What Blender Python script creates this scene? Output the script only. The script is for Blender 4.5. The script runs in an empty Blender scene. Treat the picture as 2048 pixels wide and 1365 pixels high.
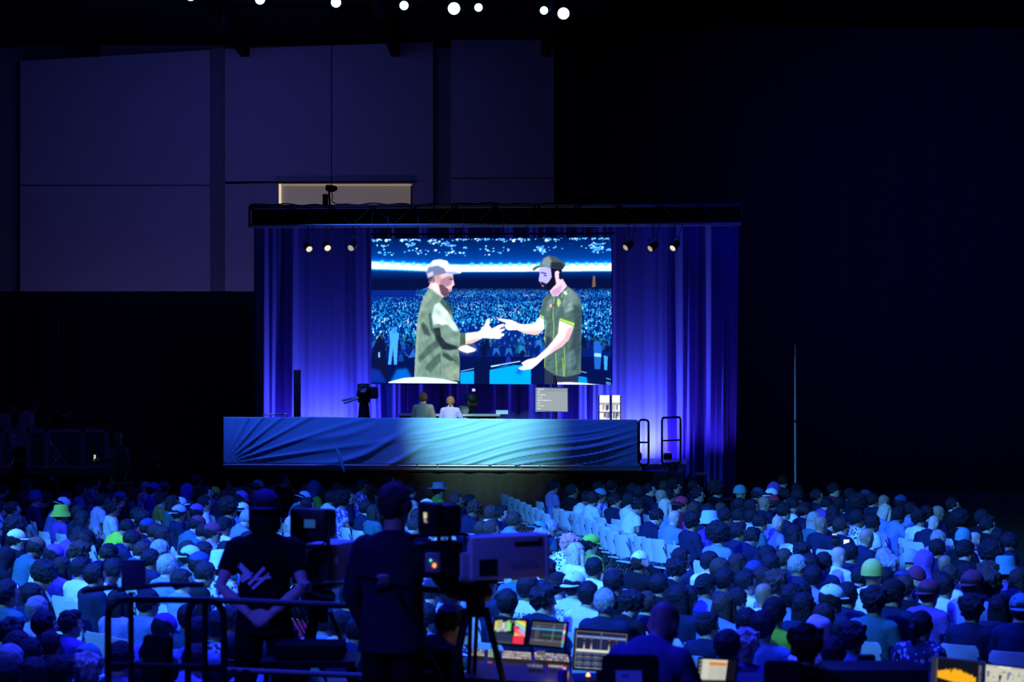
import bpy, bmesh, math, random
import numpy as np
from mathutils import Vector, Matrix, Euler, noise
from mathutils.bvhtree import BVHTree
RND = random.Random(11)
C = bpy.context.scene.collection
PI = math.pi
# ---- the place is measured from the photograph: focal length in pixels, horizon row, eye height (m)
F, HZ, CX, EYE = 4000.0, 747.0, 1024.0, 3.4
def P(px, py, d):
    return Vector(((px - CX) * d / F, d, EYE - (py - HZ) * d / F))
def onplane(px, py, D, k=0.06):           # a point on the upright plane Y = D - k X (the stage is turned a little)
    u = (px - CX) / F
    Y = D / (1 + k * u)
    return Vector((u * Y, Y, EYE - (py - HZ) * Y / F))
def floorpt(px, py, z):
    d = F * (EYE - z) / (py - HZ)
    return Vector(((px - CX) * d / F, d, z))
def lin(c):
    if isinstance(c, str):
        c = [int(c[i:i + 2], 16) / 255 for i in (1, 3, 5)]
    return [x / 12.92 if x <= 0.04045 else ((x + 0.055) / 1.055) ** 2.4 for x in c]
# ------------------------------------------------------------------ materials
MATS = {}
def mat(name, col=(.5, .5, .5), rough=.7, metal=0., nz=.15, ns=14., bump=0., bs=40., spec=.3, objcol=False, stretch=None, sheen=0.):
    if name in MATS: return MATS[name]
    m = bpy.data.materials.new(name); m.use_nodes = True
    nt = m.node_tree; b = nt.nodes['Principled BSDF']
    b.inputs['Roughness'].default_value = rough; b.inputs['Metallic'].default_value = metal
    b.inputs['Specular IOR Level'].default_value = spec
    if sheen: b.inputs['Sheen Weight'].default_value = sheen
    tc = nt.nodes.new('ShaderNodeTexCoord'); src = tc.outputs['Object']
    if stretch:
        mp = nt.nodes.new('ShaderNodeMapping'); mp.inputs['Scale'].default_value = stretch
        nt.links.new(src, mp.inputs['Vector']); src = mp.outputs['Vector']
    n = nt.nodes.new('ShaderNodeTexNoise'); n.inputs['Scale'].default_value = ns; n.inputs['Detail'].default_value = 3
    nt.links.new(src, n.inputs['Vector'])
    mr = nt.nodes.new('ShaderNodeMapRange'); mr.inputs['To Min'].default_value = 1 - nz; mr.inputs['To Max'].default_value = 1 + nz
    nt.links.new(n.outputs['Fac'], mr.inputs['Value'])
    mx = nt.nodes.new('ShaderNodeVectorMath'); mx.operation = 'SCALE'
    if objcol:
        oi = nt.nodes.new('ShaderNodeObjectInfo'); nt.links.new(oi.outputs['Color'], mx.inputs[0])
    else:
        mx.inputs[0].default_value = col[:3]
    nt.links.new(mr.outputs['Result'], mx.inputs['Scale'])
    nt.links.new(mx.outputs['Vector'], b.inputs['Base Color'])
    if bump:
        n2 = nt.nodes.new('ShaderNodeTexNoise'); n2.inputs['Scale'].default_value = bs; n2.inputs['Detail'].default_value = 2
        nt.links.new(src, n2.inputs['Vector'])
        bp = nt.nodes.new('ShaderNodeBump'); bp.inputs['Strength'].default_value = bump; bp.inputs['Distance'].default_value = .02
        nt.links.new(n2.outputs['Fac'], bp.inputs['Height']); nt.links.new(bp.outputs['Normal'], b.inputs['Normal'])
    MATS[name] = m; return m
def patmat(name, c1, c2, scale=30., thr=.5, kind='voronoi', rough=.8):
    if name in MATS: return MATS[name]
    m = bpy.data.materials.new(name); m.use_nodes = True
    nt = m.node_tree; b = nt.nodes['Principled BSDF']; b.inputs['Roughness'].default_value = rough
    tc = nt.nodes.new('ShaderNodeTexCoord')
    n = nt.nodes.new('ShaderNodeTexVoronoi' if kind == 'voronoi' else 'ShaderNodeTexNoise' if kind == 'noise' else 'ShaderNodeTexWave')
    n.inputs['Scale'].default_value = scale
    nt.links.new(tc.outputs['Object'], n.inputs['Vector'])
    if kind == 'wave': n.bands_direction = 'Z'; n.inputs['Distortion'].default_value = 0
    r = nt.nodes.new('ShaderNodeValToRGB'); r.color_ramp.interpolation = 'CONSTANT'
    r.color_ramp.elements[0].color = (*c1, 1); r.color_ramp.elements[1].color = (*c2, 1); r.color_ramp.elements[1].position = thr
    nt.links.new(n.outputs['Distance'] if kind == 'voronoi' else n.outputs['Fac'], r.inputs['Fac'])
    nt.links.new(r.outputs['Color'], b.inputs['Base Color'])
    MATS[name] = m; return m
def em(name, col, s=1.):
    if name in MATS: return MATS[name]
    m = bpy.data.materials.new(name); m.use_nodes = True; nt = m.node_tree
    b = nt.nodes['Principled BSDF']; b.inputs['Base Color'].default_value = (.02, .02, .02, 1)
    b.inputs['Emission Color'].default_value = (*col, 1); b.inputs['Emission Strength'].default_value = s
    m.cycles.emission_sampling = 'NONE'
    MATS[name] = m; return m
def emattr(name, s=1.):
    if name in MATS: return MATS[name]
    m = bpy.data.materials.new(name); m.use_nodes = True; nt = m.node_tree
    b = nt.nodes['Principled BSDF']; b.inputs['Base Color'].default_value = (.01, .01, .012, 1); b.inputs['Roughness'].default_value = .5
    b.inputs['Specular IOR Level'].default_value = .1
    a = nt.nodes.new('ShaderNodeAttribute'); a.attribute_name = 'pixels'
    nt.links.new(a.outputs['Color'], b.inputs['Emission Color']); b.inputs['Emission Strength'].default_value = s
    m.cycles.emission_sampling = 'NONE'
    MATS[name] = m; return m
SKIN = mat('skin', rough=.55, nz=.08, ns=25, objcol=True)
CLOTH = mat('cloth', rough=.9, nz=.16, ns=9, bump=.6, bs=11, objcol=True, spec=.1)
HAIR = mat('hair', rough=.55, nz=.55, ns=60, bump=1., bs=90, objcol=True, stretch=(1, 1, .3), spec=.22)
FELT = mat('felt', rough=.85, nz=.12, ns=30, objcol=True, spec=.15)
BLK = mat('black_plastic', (.012, .012, .014), .5, nz=.2)
BLKM = mat('black_metal', (.02, .02, .024), .4, .6, nz=.2)
BLKC = mat('black_cloth', (.010, .010, .013), .95, nz=.3, ns=6, bump=.4, bs=8, spec=.05)
ALU = mat('aluminium', (.55, .56, .6), .35, .8, nz=.1)
GREY = mat('grey_plastic', (.22, .23, .25), .5, nz=.1)
PLAST = mat('chair_plastic', (.60, .62, .66), .45, nz=.05, ns=6, spec=.3)
CHROME = mat('chair_tube', (.5, .5, .52), .25, .9, nz=.05)
# ------------------------------------------------------------------ mesh building
def frame(t, ref=Vector((1, 0, 0))):
    t = t.normalized()
    a = ref - t * ref.dot(t)
    if a.length < .2:
        r2 = Vector((0, 1, 0)); a = r2 - t * r2.dot(t)
    a.normalize(); return a, t.cross(a)
def loft(bm, pts, rad, seg=14, ref=Vector((1, 0, 0))):
    pts = [Vector(p) for p in pts]; rings = []
    for i, p in enumerate(pts):
        t = (pts[min(i + 1, len(pts) - 1)] - pts[max(i - 1, 0)])
        if t.length < 1e-6: t = Vector((0, 0, 1))
        a, b = frame(t, ref)
        r = rad[i]; rx, ry = (r, r) if not isinstance(r, (tuple, list)) else r
        rings.append([bm.verts.new(p + a * rx * math.cos(2 * PI * k / seg) + b * ry * math.sin(2 * PI * k / seg)) for k in range(seg)])
    for i in range(len(rings) - 1):
        for k in range(seg):
            k2 = (k + 1) % seg
            bm.faces.new((rings[i][k], rings[i][k2], rings[i + 1][k2], rings[i + 1][k]))
    bm.faces.new(list(reversed(rings[0]))); bm.faces.new(rings[-1])
def tube(bm, p0, p1, r, seg=8): loft(bm, [p0, p1], [r, r], seg)
def pipe(bm, pts, r, seg=8): loft(bm, pts, [r] * len(pts), seg)
def bend(pts, rad, n=5):                    # round the corners of a polyline
    pts = [Vector(p) for p in pts]; out = [pts[0]]
    for i in range(1, len(pts) - 1):
        a, b, c = pts[i - 1], pts[i], pts[i + 1]
        p = b + (a - b).normalized() * rad; q = b + (c - b).normalized() * rad
        for k in range(n + 1):
            t = k / n; out.append(p * (1 - t) ** 2 + b * 2 * t * (1 - t) + q * t * t)
    out.append(pts[-1]); return out
def ell(bm, c, r, rot=None, sub=2):
    M = Matrix.Translation(Vector(c))
    if rot is not None: M = M @ rot
    M = M @ Matrix.Diagonal((*r, 1))
    bmesh.ops.create_icosphere(bm, subdivisions=sub, radius=1, matrix=M)
def box(bm, c, s, rot=None, bev=0.):
    M = Matrix.Translation(Vector(c))
    if rot is not None: M = M @ rot
    r = bmesh.ops.create_cube(bm, size=1, matrix=M @ Matrix.Diagonal((*s, 1)))
    if bev:
        ed = list({e for v in r['verts'] for e in v.link_edges})
        bmesh.ops.bevel(bm, geom=ed, offset=bev, segments=2, affect='EDGES', profile=.5)
def lathe(bm, prof, seg=20, M=Matrix()):
    rings = []
    for r, z in prof:
        rings.append([bm.verts.new(M @ Vector((r * math.cos(2 * PI * k / seg), r * math.sin(2 * PI * k / seg), z))) for k in range(seg)])
    for i in range(len(rings) - 1):
        for k in range(seg):
            k2 = (k + 1) % seg
            bm.faces.new((rings[i][k], rings[i][k2], rings[i + 1][k2], rings[i + 1][k]))
    bm.faces.new(list(reversed(rings[0]))); bm.faces.new(rings[-1])
def B(): return bmesh.new()
def tomesh(name, bm, m=None, smooth=True):
    bmesh.ops.recalc_face_normals(bm, faces=bm.faces)
    me = bpy.data.meshes.new(name); bm.to_mesh(me); bm.free()
    if m: me.materials.append(m)
    if smooth:
        me.polygons.foreach_set('use_smooth', [True] * len(me.polygons))
        try: me.set_sharp_from_angle(angle=math.radians(40))
        except Exception: pass
    return me
def link(name, me, parent=None, loc=(0, 0, 0), rotz=0., col=None):
    o = bpy.data.objects.new(name, me); C.objects.link(o)
    o.location = loc; o.rotation_euler = (0, 0, rotz)
    if parent: o.parent = parent
    if col is not None: o.color = (*col, 1)
    return o
def obj(name, bm, m, parent=None, loc=(0, 0, 0), rotz=0., smooth=True, col=None):
    return link(name, tomesh(name, bm, m, smooth), parent, loc, rotz, col)
def tag(o, label, cat, group=None):
    o['label'] = label; o['category'] = cat
    if group: o['group'] = group
    return o
def thing(name, label, cat, loc=(0, 0, 0), rotz=0., group=None):
    o = bpy.data.objects.new(name, None); C.objects.link(o)
    o.location = loc; o.rotation_euler = (0, 0, rotz); o.empty_display_size = .1
    return tag(o, label, cat, group)
def struct(name, bm, m, smooth=False):
    o = obj(name, bm, m, smooth=smooth); o['kind'] = 'structure'; return o
def dup(root, loc, rotz, label=None, group=None):
    def cp(o, par):
        c = o.copy(); C.objects.link(c); c.parent = par
        for ch in KIDS.get(o.name, [x for x in o.children]): cp(ch, c)
        return c
    r = cp(root, None); r.location = loc; r.rotation_euler = (0, 0, rotz)
    if label: r['label'] = label
    if group: r['group'] = group
    return r
KIDS = {}
def remesh(bm, vox, dec=1., smooth=2, name='shape', m=None):
    bmesh.ops.recalc_face_normals(bm, faces=bm.faces)
    me = bpy.data.meshes.new('tmp'); bm.to_mesh(me); bm.free()
    o = bpy.data.objects.new('tmp', me); C.objects.link(o)
    r = o.modifiers.new('r', 'REMESH'); r.mode = 'VOXEL'; r.voxel_size = vox; r.use_smooth_shade = True
    if smooth:
        s = o.modifiers.new('s', 'SMOOTH'); s.iterations = smooth; s.factor = .5
    if dec < 1:
        d = o.modifiers.new('d', 'DECIMATE'); d.ratio = dec
    dg = bpy.context.evaluated_depsgraph_get()
    out = bpy.data.meshes.new_from_object(o.evaluated_get(dg)); out.name = name
    bpy.data.objects.remove(o); bpy.data.meshes.remove(me)
    out.materials.clear()
    if m: out.materials.append(m)
    out.polygons.foreach_set('use_smooth', [True] * len(out.polygons))
    return out
# ------------------------------------------------------------------ figures
V = Vector
def head_shape(bm, M):
    prof = [(-.118, .022, .024, .060), (-.106, .040, .042, .050), (-.085, .052, .062, .034), (-.05, .063, .082, .016), (-.01, .070, .093, .006),
            (.03, .075, .098, 0), (.065, .073, .095, -.004), (.095, .058, .076, -.006), (.112, .038, .05, -.006), (.121, .014, .02, -.006)]
    sub = B()
    loft(sub, [(0, y, z) for z, rx, ry, y in prof], [(rx, ry) for z, rx, ry, y in prof], 18)
    for v in sub.verts: pass
    loft(sub, [(0, .095, .028), (0, .108, .0), (0, .118, -.018), (0, .100, -.032)], [.008, .011, .014, .008], 8)      # nose
    ell(sub, (0, .084, .034), (.048, .015, .011)); ell(sub, (0, .092, -.056), (.022, .011, .007)); ell(sub, (0, .090, -.069), (.019, .011, .007))
    ell(sub, (0, .082, -.102), (.022, .018, .016))
    for s in (-1, 1):
        ell(sub, (s * .076, -.004, -.004), (.010, .020, .031), Matrix.Rotation(s * .3, 4, 'Z'))
        ell(sub, (s * .031, .082, .010), (.013, .011, .009)); ell(sub, (s * .045, .062, -.02), (.020, .022, .018))
    bmesh.ops.transform(sub, matrix=M, verts=sub.verts)
    t = bpy.data.meshes.new('t'); sub.to_mesh(t); sub.free(); bm.from_mesh(t); bpy.data.meshes.remove(t)
def hand(bm, w, d, n, curl=.35, s=1., side=1):
    """palm and five fingers from wrist w along d; n = back of the hand; side=+1 puts the thumb on d x n"""
    d = V(d).normalized(); n = V(n); n = (n - d * n.dot(d)).normalized(); x = d.cross(n) * side
    w = V(w)
    loft(bm, [w - d * .01, w + d * .03, w + d * .06, w + d * .09], [(.026 * s, .018 * s), (.036 * s, .016 * s), (.041 * s, .015 * s), (.038 * s, .012 * s)], 10, ref=x)
    for k, L in zip((-1.5, -.5, .5, 1.5), (.060, .074, .080, .072)):
        b = w + d * (.086 - abs(k) * .004) + x * (k * .0205)
        c1 = math.cos(curl); s1 = math.sin(curl); d1 = d * c1 - n * s1
        d2 = d * math.cos(curl * 2) - n * math.sin(curl * 2); d3 = d * math.cos(curl * 2.8) - n * math.sin(curl * 2.8)
        p1 = b + d1 * L * .48; p2 = p1 + d2 * L * .3; p3 = p2 + d3 * L * .26
        loft(bm, [b - d * .015, b, p1, p2, p3], [.0095 * s, .0095 * s, .0085 * s, .008 * s, .0062 * s], 7)
    b = w + d * .025 + x * .03
    t1 = (d * .6 + x * .75 - n * .25).normalized(); t2 = (d * .9 + x * .35 - n * .3).normalized()
    loft(bm, [b - x * .015, b + t1 * .03, b + t1 * .034 + t2 * .028, b + t1 * .034 + t2 * .05], [.014 * s, .0115 * s, .010 * s, .007 * s], 8)
def figure(J, vox=.012, dec=.35, tag_='figure', sleeves=('tee', 'long'), hood=False, bulk=1.):
    """J: spine(list of 6 points pelvis..neck), head Matrix, arms {-1,1: (shoulder, elbow, wrist, hand_dir, hand_back, curl)}, legs {-1,1: (hip, knee, ankle, toe)}
       returns meshes: body, tee, long, trousers"""
    sp = [V(p) for p in J['spine']]; H = J['head']; bw = bulk
    prof = [(.165, .115), (.160, .112), (.150, .105), (.165, .112), (.175, .105), (.120, .080)]
    res = {}
    bm = B()
    loft(bm, [sp[0] - (sp[1] - sp[0]) * .5] + sp, [(.13, .10)] + prof, 16)
    hc = H @ V((0, -.012, -.06))
    loft(bm, [sp[5] - V((0, 0, .03)), sp[5] + (hc - sp[5]) * .35, hc], [(.085, .072), (.062, .062), (.057, .058)], 14)
    head_shape(bm, H)
    for s, (a, b, c, hd, hb, cu) in J['arms'].items():
        a, b, c = V(a), V(b), V(c)
        loft(bm, [a + V((-s * .05, 0, .005)), a, a * .5 + b * .5, b, b * .6 + c * .4, c], [.058, .056, .047, .038, .040, .026], 12)
        hand(bm, c, hd, hb, cu, side=J.get('thumb', {}).get(s, s))
    for s, (a, b, c, t) in J['legs'].items():
        a, b, c, t = V(a), V(b), V(c), V(t)
        loft(bm, [a, a * .5 + b * .5, b, b * .65 + c * .35, c], [.088, .075, .056, .057, .036], 12)
        loft(bm, [c + V((0, 0, .01)) - (t - c) * .25, c * .55 + t * .45 , t], [(.036, .05), (.042, .04), (.035, .022)], 10)
    res['body'] = remesh(bm, vox, dec, 2, 'body', SKIN)
    def torso(grow, bottom):
        q = B()
        pr = [((rx + grow) * bw, (ry + grow) * bw) for rx, ry in prof]
        lo = sp[0] - (sp[1] - sp[0]).normalized() * bottom
        pts = [lo] + sp
        loft(q, pts, [((.165 + grow + .012) * bw, (.118 + grow + .012) * bw)] + pr, 18)
        loft(q, [sp[4], sp[5], sp[5] + (hc - sp[5]) * .25], [(.165, .095), (.112 + grow, .084 + grow), (.070, .068)], 16)
        return q
    for kind in sleeves:
        g = .016 if kind == 'tee' else .026
        q = torso(g, J.get('hem', .08) + (.02 if kind == 'long' else 0))
        for s, (a, b, c, hd, hb, cu) in J['arms'].items():
            a, b, c = V(a), V(b), V(c)
            ell(q, a + V((-s * .015, 0, -.005)), (.074 + g * .6,) * 3)
            if kind == 'tee':
                e = a * .36 + b * .64
                loft(q, [a + V((-s * .06, 0, 0)), a, e], [.068, .070 + g * .5, .066], 12)
            else:
                loft(q, [a + V((-s * .06, 0, 0)), a, a * .5 + b * .5, b, b * .55 + c * .45, c + (c - b).normalized() * .01], [.072, .076, .070, .060, .055, .042], 12)
        if hood or kind == 'long' and J.get('hood'):
            ell(q, sp[5] + V((0, -.05, .0)), (.11, .07, .06))
        res[kind] = remesh(q, vox * 1.15, dec, 3, kind, CLOTH)
    q = B()
    loft(q, [sp[0] - (sp[1] - sp[0]) * .6, sp[0], sp[1]], [(.155, .125), (.176, .126), (.158, .115)], 16)
    for s, (a, b, c, t) in J['legs'].items():
        a, b, c = V(a), V(b), V(c)
        loft(q, [a, a * .5 + b * .5, b, b * .5 + c * .5, c], [.102, .092, .074, .072, .062], 12)
    res['trousers'] = remesh(q, vox * 1.3, dec, 2, 'trousers', CLOTH)
    q = B()
    for s, (a, b, c, t) in J['legs'].items():
        c, t = V(c), V(t)
        loft(q, [c + V((0, 0, .02)) - (t - c) * .35, c * .6 + t * .4 + V((0, 0, -.005)), t + (t - c) * .12], [(.046, .062), (.052, .055), (.045, .032)], 10)
    res['shoes'] = tomesh('shoes', q, FELT)
    res['head'] = H
    return res
def seated(lean=0.03, hyaw=0., hpitch=0., arms=None, bow=0., seat=.50, hroll=0.):
    def s(d, curve=0.): 
        a = lean + bow * d
        return V((0, math.sin(a) * d, seat + math.cos(a) * d))
    sp = [s(0), s(.12), s(.26), s(.38), s(.46), s(.53)]
    hp = s(.665) + V((0, .035 + .03 * math.sin(hpitch), -.012 * abs(hpitch)))
    H = Matrix.Translation(hp) @ Euler((-hpitch - lean * .4, hroll, hyaw), 'XYZ').to_matrix().to_4x4() @ Matrix.Scale(1.07, 4)
    sh = s(.455)
    A = {}
    for k in (-1, 1):
        S = V((k * .178, sh.y, sh.z))
        if arms and k in arms: A[k] = (S, *arms[k])
        else: A[k] = (S, V((k * .235, sh.y * .5 + .06, seat + .21 + .25 * lean)), V((k * .13, .30, seat + .10)), (-k * .3, .9, -.1), (0, .1, 1), .3)
    L = {k: (V((k * .095, .03, seat - .02)), V((k * .14, .45, seat - .03)), V((k * .13, .40, .09)), V((k * .15, .58, .045))) for k in (-1, 1)}
    return dict(spine=sp, head=H, arms=A, legs=L)
def standing(h=1.76, lean=0., hyaw=0., hpitch=0., arms=None, stance=.12, twist=0.):
    k0 = h / 1.76; hip = .92 * k0
    def s(d): return V((0, math.sin(lean) * d * k0, hip + math.cos(lean) * d * k0))
    sp = [s(0.02), s(.14), s(.28), s(.40), s(.48), s(.55)]
    hp = s(.715) + V((0, .02 + .03 * math.sin(hpitch), 0))
    H = Matrix.Translation(hp) @ Euler((-hpitch, 0, hyaw), 'XYZ').to_matrix().to_4x4()
    sh = s(.475); A = {}
    for k in (-1, 1):
        S = V((k * .185, sh.y, sh.z))
        if arms and k in arms: A[k] = (S, *arms[k])
        else: A[k] = (S, V((k * .245, sh.y - .02, sh.z - .30)), V((k * .25, sh.y + .06, sh.z - .54)), (0, .15, -1), (k, 0, 0), .3)
    L = {k: (V((k * .09, 0, hip - .02)), V((k * stance, .02, .5 * k0)), V((k * stance, -.02, .09)), V((k * (stance + .02), .15, .04))) for k in (-1, 1)}
    return dict(spine=sp, head=H, arms=A, legs=L, hem=.10)
# ---- hair and hats, in the head's own frame
def hairmesh(style):
    bm = B(); nz, fr = .010, 26
    ell(bm, (0, -.012, .022), (.092, .116, .114), sub=4)
    if style == 'quiff': ell(bm, (0, .03, .10), (.062, .07, .045), sub=3); ell(bm, (0, -.03, .09), (.07, .08, .05), sub=3)
    if style == 'curly': nz, fr = .030, 24; ell(bm, (0, -.015, .05), (.108, .122, .105), sub=4)
    if style == 'afro': nz, fr = .022, 30; ell(bm, (0, -.03, .06), (.150, .150, .138), sub=5)
    if style == 'long':
        loft(bm, [(0, -.03, .08), (0, -.045, -.02), (0, -.055, -.12), (0, -.06, -.22), (0, -.055, -.30)], [(.085, .075), (.098, .072), (.103, .06), (.095, .045), (.06, .025)], 18)
        for s in (-1, 1): loft(bm, [(s * .07, .02, .05), (s * .083, .022, -.04), (s * .085, .03, -.14), (s * .075, .04, -.22)], [.03, .032, .03, .012], 10)
    if style == 'bob':
        loft(bm, [(0, -.02, .08), (0, -.03, -.02), (0, -.03, -.11), (0, -.03, -.14)], [(.09, .09), (.104, .085), (.106, .075), (.08, .05)], 18)
    if style == 'bun': ell(bm, (0, -.10, .10), (.045, .045, .042), sub=3)
    if style == 'tail':
        ell(bm, (0, -.115, .05), (.03, .03, .03), sub=2); loft(bm, [(0, -.115, .05), (0, -.145, 0), (0, -.13, -.09), (0, -.105, -.17)], [.02, .032, .028, .008], 10)
    for v in bm.verts:
        p = v.co
        face = p.y > .045 and p.z < .062 and abs(p.x) < .09
        under = p.z < -.055 and p.y > -.045 and style not in ('long', 'bob')
        neck = p.z < -.085 and style not in ('long', 'bob', 'tail')
        side = style in ('short', 'quiff', 'bun', 'tail') and p.z < -.02 and p.y > -.005
        if style in ('afro',) : face = p.y > .03 and p.z < .05 and abs(p.x) < .1; under = p.z < -.06 and p.y > -.02; neck = False; side = False
        if face or under or neck or side:
            v.co = V((p.x * .55, p.y * .55 if p.y > 0 else p.y * .8, p.z * .6))
        else:
            n = noise.noise(p * fr) + .5 * noise.noise(p * fr * 2.3)
            v.co = p + p.normalized() * n * nz
    return tomesh('hair', bm, HAIR)
def hatmesh(kind):
    bm = B(); Z = .045
    if kind in ('cap', 'capback'):
        f = 1 if kind == 'cap' else -1
        ell(bm, (0, -.006, Z), (.094, .117, .098), sub=3)
        for v in bm.verts:
            if v.co.z < Z - .012: v.co.z = Z - .012 - (v.co.z - Z) * .02
        n = 14; top = []; 
        for r in (0, 1):
            row = []
            for k in range(n + 1):
                a = PI * k / n
                x = .088 * math.cos(a); y0 = .085 * math.sin(a) * .9 + .01; ext = .085 * (math.sin(a) ** .6) if 0 < k < n else 0
                y = y0 + (ext if r else 0)
                row.append((x, f * y - .006, Z - .008 - (.022 * math.sin(a) if r else 0) - .012 * (x / .088) ** 2))
            top.append(row)
        vs = [[bm.verts.new(p) for p in row] for row in top]; vb = [[bm.verts.new((p[0], p[1], p[2] - .006)) for p in row] for row in top]
        for k in range(n):
            bm.faces.new((vs[0][k], vs[0][k + 1], vs[1][k + 1], vs[1][k])); bm.faces.new((vb[0][k + 1], vb[0][k], vb[1][k], vb[1][k + 1]))
            bm.faces.new((vs[1][k], vs[1][k + 1], vb[1][k + 1], vb[1][k]))
        ell(bm, (0, -.006, Z + .098), (.01, .01, .006), sub=1)
    elif kind == 'bucket':
        lathe(bm, [(.03, .155), (.075, .15), (.088, .135), (.098, .06), (.104, .045), (.145, -.02), (.146, -.026), (.10, .035), (.09, .04)], 24, Matrix.Translation((0, -.008, .004)) @ Matrix.Diagonal((1.05, 1.24, 1, 1)))
    elif kind == 'brimhat':
        lathe(bm, [(.03, .158), (.075, .155), (.092, .14), (.100, .06), (.11, .052), (.175, .048), (.176, .040), (.10, .042), (.09, .045)], 26, Matrix.Translation((0, -.008, 0)) @ Matrix.Diagonal((1.05, 1.22, 1, 1)))
    elif kind == 'beanie':
        ell(bm, (0, -.012, .045), (.097, .118, .115), sub=4)
        for v in bm.verts:
            if v.co.z < .02: v.co.z = .02 + (v.co.z - .02) * .15; 
            else:
                a = math.atan2(v.co.y, v.co.x); v.co += V((v.co.x, v.co.y, 0)) * .03 * math.sin(a * 22)
        loft(bm, [(0, -.012, .005), (0, -.012, .05)], [(.101, .123), (.101, .122)], 24)
    elif kind == 'hood':
        ell(bm, (0, -.02, .02), (.112, .132, .138), sub=4)
        loft(bm, [(0, -.03, .02), (0, -.05, -.08), (0, -.06, -.16)], [(.11, .11), (.105, .10), (.13, .10)], 18)
        for v in bm.verts:
            p = v.co
            if p.y > .075 and p.z < .09: v.co = V((p.x * .8, .03, p.z * .8))
            else: v.co = p + p.normalized() * noise.noise(p * 14) * .012
    elif kind == 'phones':
        pipe(bm, [(.088 * math.cos(a), -.005, .03 + .105 * math.sin(a)) for a in [PI * k / 16 for k in range(17)]], .011, 8)
        for s in (-1, 1): ell(bm, (s * .088, -.004, .0), (.022, .038, .042), sub=2)
        pipe(bm, [(-.09, .0, -.02), (-.085, .06, -.05), (-.05, .10, -.065)], .004, 6)
    return tomesh(kind, bm, FELT)
HAIRS = {}; HATS = {}
def hair_of(s):
    if s not in HAIRS: HAIRS[s] = hairmesh(s)
    return HAIRS[s]
def hat_of(s):
    if s not in HATS: HATS[s] = hatmesh(s)
    return HATS[s]
SKINS = [(.52, .33, .24), (.42, .25, .17), (.62, .42, .32), (.24, .13, .08), (.33, .19, .12), (.58, .38, .28)]
def clothed(fig, loc, rotz, label, scale=1., skin=None, hair=('short', (.02, .015, .012)), hat=None, top=('tee', (.7, .7, .7)), legs=(.03, .03, .05), group=None, cat='person', shoes=True, topmat=None):
    b = link('person', fig['body'], None, loc, rotz, skin or SKINS[0]); b.scale = (scale,) * 3
    tag(b, label, cat, group)
    kind, tc = top
    me = fig[kind]
    if topmat:
        me = me.copy(); me.materials.clear(); me.materials.append(topmat)
    link('shirt' if kind == 'tee' else 'jacket', me, b, col=tc)
    link('trousers', fig['trousers'], b, col=legs)
    if shoes: link('shoes', fig['shoes'], b, col=(.05, .05, .06))
    if hair:
        h = link('hair', hair_of(hair[0]), b, col=hair[1]); h.matrix_local = fig['head']
    for hk, hc in ([hat] if hat and isinstance(hat[0], str) else hat or []):
        nm = {'cap': 'cap', 'capback': 'cap', 'bucket': 'bucket_hat', 'brimhat': 'brimmed_hat', 'beanie': 'beanie', 'hood': 'hood', 'phones': 'headset'}[hk]
        h = link(nm, hat_of(hk), b, col=hc); h.matrix_local = fig['head']
    return b
def decal_mesh(polys, target, m, y0=-1., off=.004, dirn=V((0, 1, 0))):
    """flat outlines (x, z) laid onto the back of a garment"""
    bv = BVHTree.FromPolygons([v.co.copy() for v in target.vertices], [tuple(p.vertices) for p in target.polygons])
    bm = B()
    def put(x, z):
        h = bv.ray_cast(V((x, y0, z)), dirn)
        return (h[0] - dirn * off) if h[0] is not None else None
    for poly in polys:
        vs = [put(*p) for p in poly]
        if any(v is None for v in vs): continue
        bm.faces.new([bm.verts.new(v) for v in vs])
    return tomesh('print', bm, m, False)
def text_polys(s, size, cx, cz, squash=1.):
    cu = bpy.data.curves.new('t', 'FONT'); cu.body = s; cu.size = size; cu.align_x = 'CENTER'; cu.resolution_u = 3
    o = bpy.data.objects.new('t', cu); C.objects.link(o)
    dg = bpy.context.evaluated_depsgraph_get(); me = bpy.data.meshes.new_from_object(o.evaluated_get(dg))
    out = [[(me.vertices[i].co.x * squash + cx, me.vertices[i].co.y + cz) for i in p.vertices] for p in me.polygons]
    bpy.data.objects.remove(o); bpy.data.curves.remove(cu); bpy.data.meshes.remove(me)
    return out
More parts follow.
